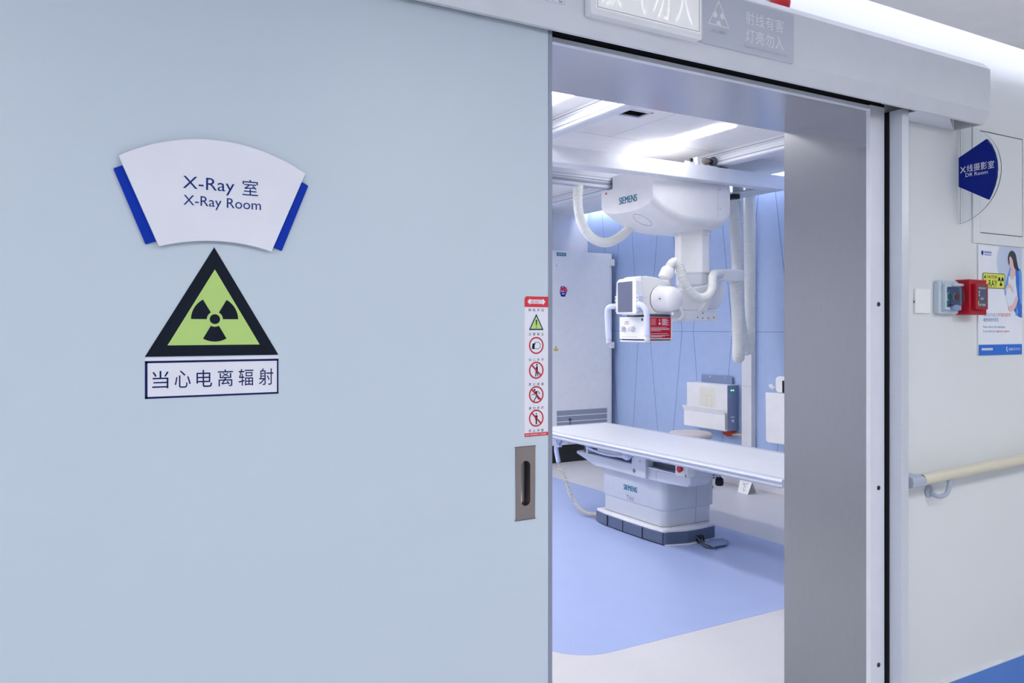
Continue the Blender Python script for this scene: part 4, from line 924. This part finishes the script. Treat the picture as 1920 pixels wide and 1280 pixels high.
# ------------------------------------------------------------------ wall holders, stool, note
t = thing('detector_holder', 'white wall holder with flared front pocket beside the white wall duct', 'detector holder', (5.33, 5.5, .49))
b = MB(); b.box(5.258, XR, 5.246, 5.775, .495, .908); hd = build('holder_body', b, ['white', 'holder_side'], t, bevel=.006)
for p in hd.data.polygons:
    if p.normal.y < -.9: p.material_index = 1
b = MB(); b.box(5.372, 5.380, 5.300, 5.700, .88, .980); q = build('mounting_plate', b, 'holder_side', t, bevel=.004)
b = MB()
for yy in (5.39, 5.58): b = MB(); b.cyl((5.372, yy, .966), (5.370, yy, .966), .005); build('plate_screw', b, 'white_g', q)
b = MB(); pz = [(0, .500), (.012, .492), (.030, .500), (.030, .640), (.055, .690), (.050, .694), (.022, .645), (.020, .512), (.0, .512)]
b.prism([(5.258-a, c_) for a, c_ in pz], mxz, 5.246, 5.780); build('front_pocket', b, 'white_g', t, bevel=.003)
b = MB(); b.flat([(5.40, .70), (5.60, .70), (5.60, .872), (5.40, .872)], face_x(5.258), .0008, 0); stroke(b, [(5.44, .70), (5.51, .70), (5.51, .80), (5.44, .80)], .003, face_x(5.258), .0012, 1, True); build('cream_note', b, ['cream', 'straw'], t)
for x_ in (5.30, 5.325): b = MB(); b.box(x_, x_+.012, 5.244, 5.247, .855, .865); build('indicator_light', b, 'led', t)
b = MB(); b.box(5.300, 5.345, 5.243, 5.247, .612, .626); b.lathe([(0, .016), (.008, .014)], (5.322, 5.246, .585), (0, -1, 0)); build('socket', b, 'alu', t)
t = thing('detector_holder', 'white wall holder partly hidden by the steel door jamb', 'detector holder', (5.33, 4.5, .455))
b = MB(); b.box(5.26, XR, 4.22, 4.775, .50, .876); build('holder_body', b, 'white', t, bevel=.006)
b = MB(); b.prism([(4.20, .470), (4.76, .455), (4.785, .47), (4.79, .878), (4.20, .876)], face_x(5.26), 0, .022); build('front_panel', b, 'white_g', t, bevel=.008, seg=3)
t = thing('portable_detector', 'rounded white portable detector with black face resting in the jamb side holder', 'detector', (5.30, 4.55, .876))
b = MB(); b.prism(rrect(4.25, 4.735, .880, 1.015, .035), face_x(5.33), 0, .03); dt = build('detector_shell', b, 'white_g', t, bevel=.006, seg=3)
b = MB(); b.box(5.292, 5.30, 4.30, 4.655, .882, .982); build('black_face', b, 'inkd', dt)
b = MB(); b.lathe([(0, .014), (.05, .018), (.06, .012)], (5.30, 4.745, .905), (0, .8, .5)); build('plug', b, 'white', dt)
t = thing('red_plug', 'orange red plug with a straw coloured strip under the wall holder', 'plug', (5.33, 5.3, .44))
b = MB(); b.prism([(5.26, .485), (5.40, .490), (5.385, .448), (5.325, .432), (5.29, .45)], face_x(5.36), -.03, .02); build('plug_body', b, 'orange', t, bevel=.006)
b = MB(); b.tube([(5.36, 5.29, .455), (5.355, 5.2, .465), (5.36, 5.13, .470), (5.385, 5.10, .46)], .009); build('strip', b, 'straw', t)
t = thing('round_stool', 'beige round topped stool between the table and the blue wall', 'stool', (4.98, 5.42, 0))
b = MB(); b.lathe([(0, .17), (.012, .19), (.035, .192), (.052, .178), (.058, .12), (.060, 0)], (4.98, 5.42, .435), (0, 0, 1)); build('seat', b, 'stool', t)
b = MB(); b.cyl((4.98, 5.42, .05), (4.98, 5.42, .437), .025); build('column', b, 'alu', t)
for i in range(5):
    a_ = 2*PI*i/5; ex, ey = 4.98+.2*math.cos(a_), 5.42+.2*math.sin(a_)
    b = MB(); b.tube([(4.98, 5.42, .075), (ex, ey, .06)], .014, 0, 10, False); q = build('leg', b, 'alu', t)
    b = MB(); b.lathe([(-.01, .02), (.01, .02)], (ex, ey, .022), (-math.sin(a_), math.cos(a_), 0)); b.cyl((ex, ey, .022), (ex, ey, .062), .007); build('caster', b, 'black', q)
t = thing('folded_paper_note', 'small white folded paper note with pen strokes standing behind the table', 'paper note', (5.15, 5.0, 0))
A0, A1, A2, A3 = [Vector(p) for p in ((5.147, 5.014, .002), (5.139, 4.892, .002), (5.200, 4.898, .106), (5.200, 5.035, .114))]
b = MB(); b.add([tuple(A0), tuple(A1), tuple(A2), tuple(A3)], [(0, 1, 2, 3)], 0)
b.add([tuple(A3), tuple(A2), (5.275, 4.92, .002), (5.275, 5.05, .002)], [(0, 1, 2, 3)], 0)
b.add([(5.196, 5.030, .112), (5.196, 4.955, .108), (5.210, 4.955, .150), (5.210, 5.030, .155)], [(0, 1, 2, 3)], 0)
o = build('paper', b, 'paper', t, recalc=False); md = o.modifiers.new('thick', 'SOLIDIFY'); md.thickness = .0015
b = MB()
nn = (A1-A0).cross(A3-A0).normalized(); nn = nn if nn.x < 0 else -nn
mp_ = lambda a, c_, n: tuple((A0.lerp(A1, a)).lerp(A3.lerp(A2, a), c_)+nn*n)
for l_ in ([(.35, .80), (.62, .42)], [(.72, .80), (.30, .62)], [(.40, .45), (.55, .18)], [(.55, .18), (.68, .30)]): stroke(b, l_, .018, mp_, .0015, 0)
build('pen_marks', b, 'inkd', t)
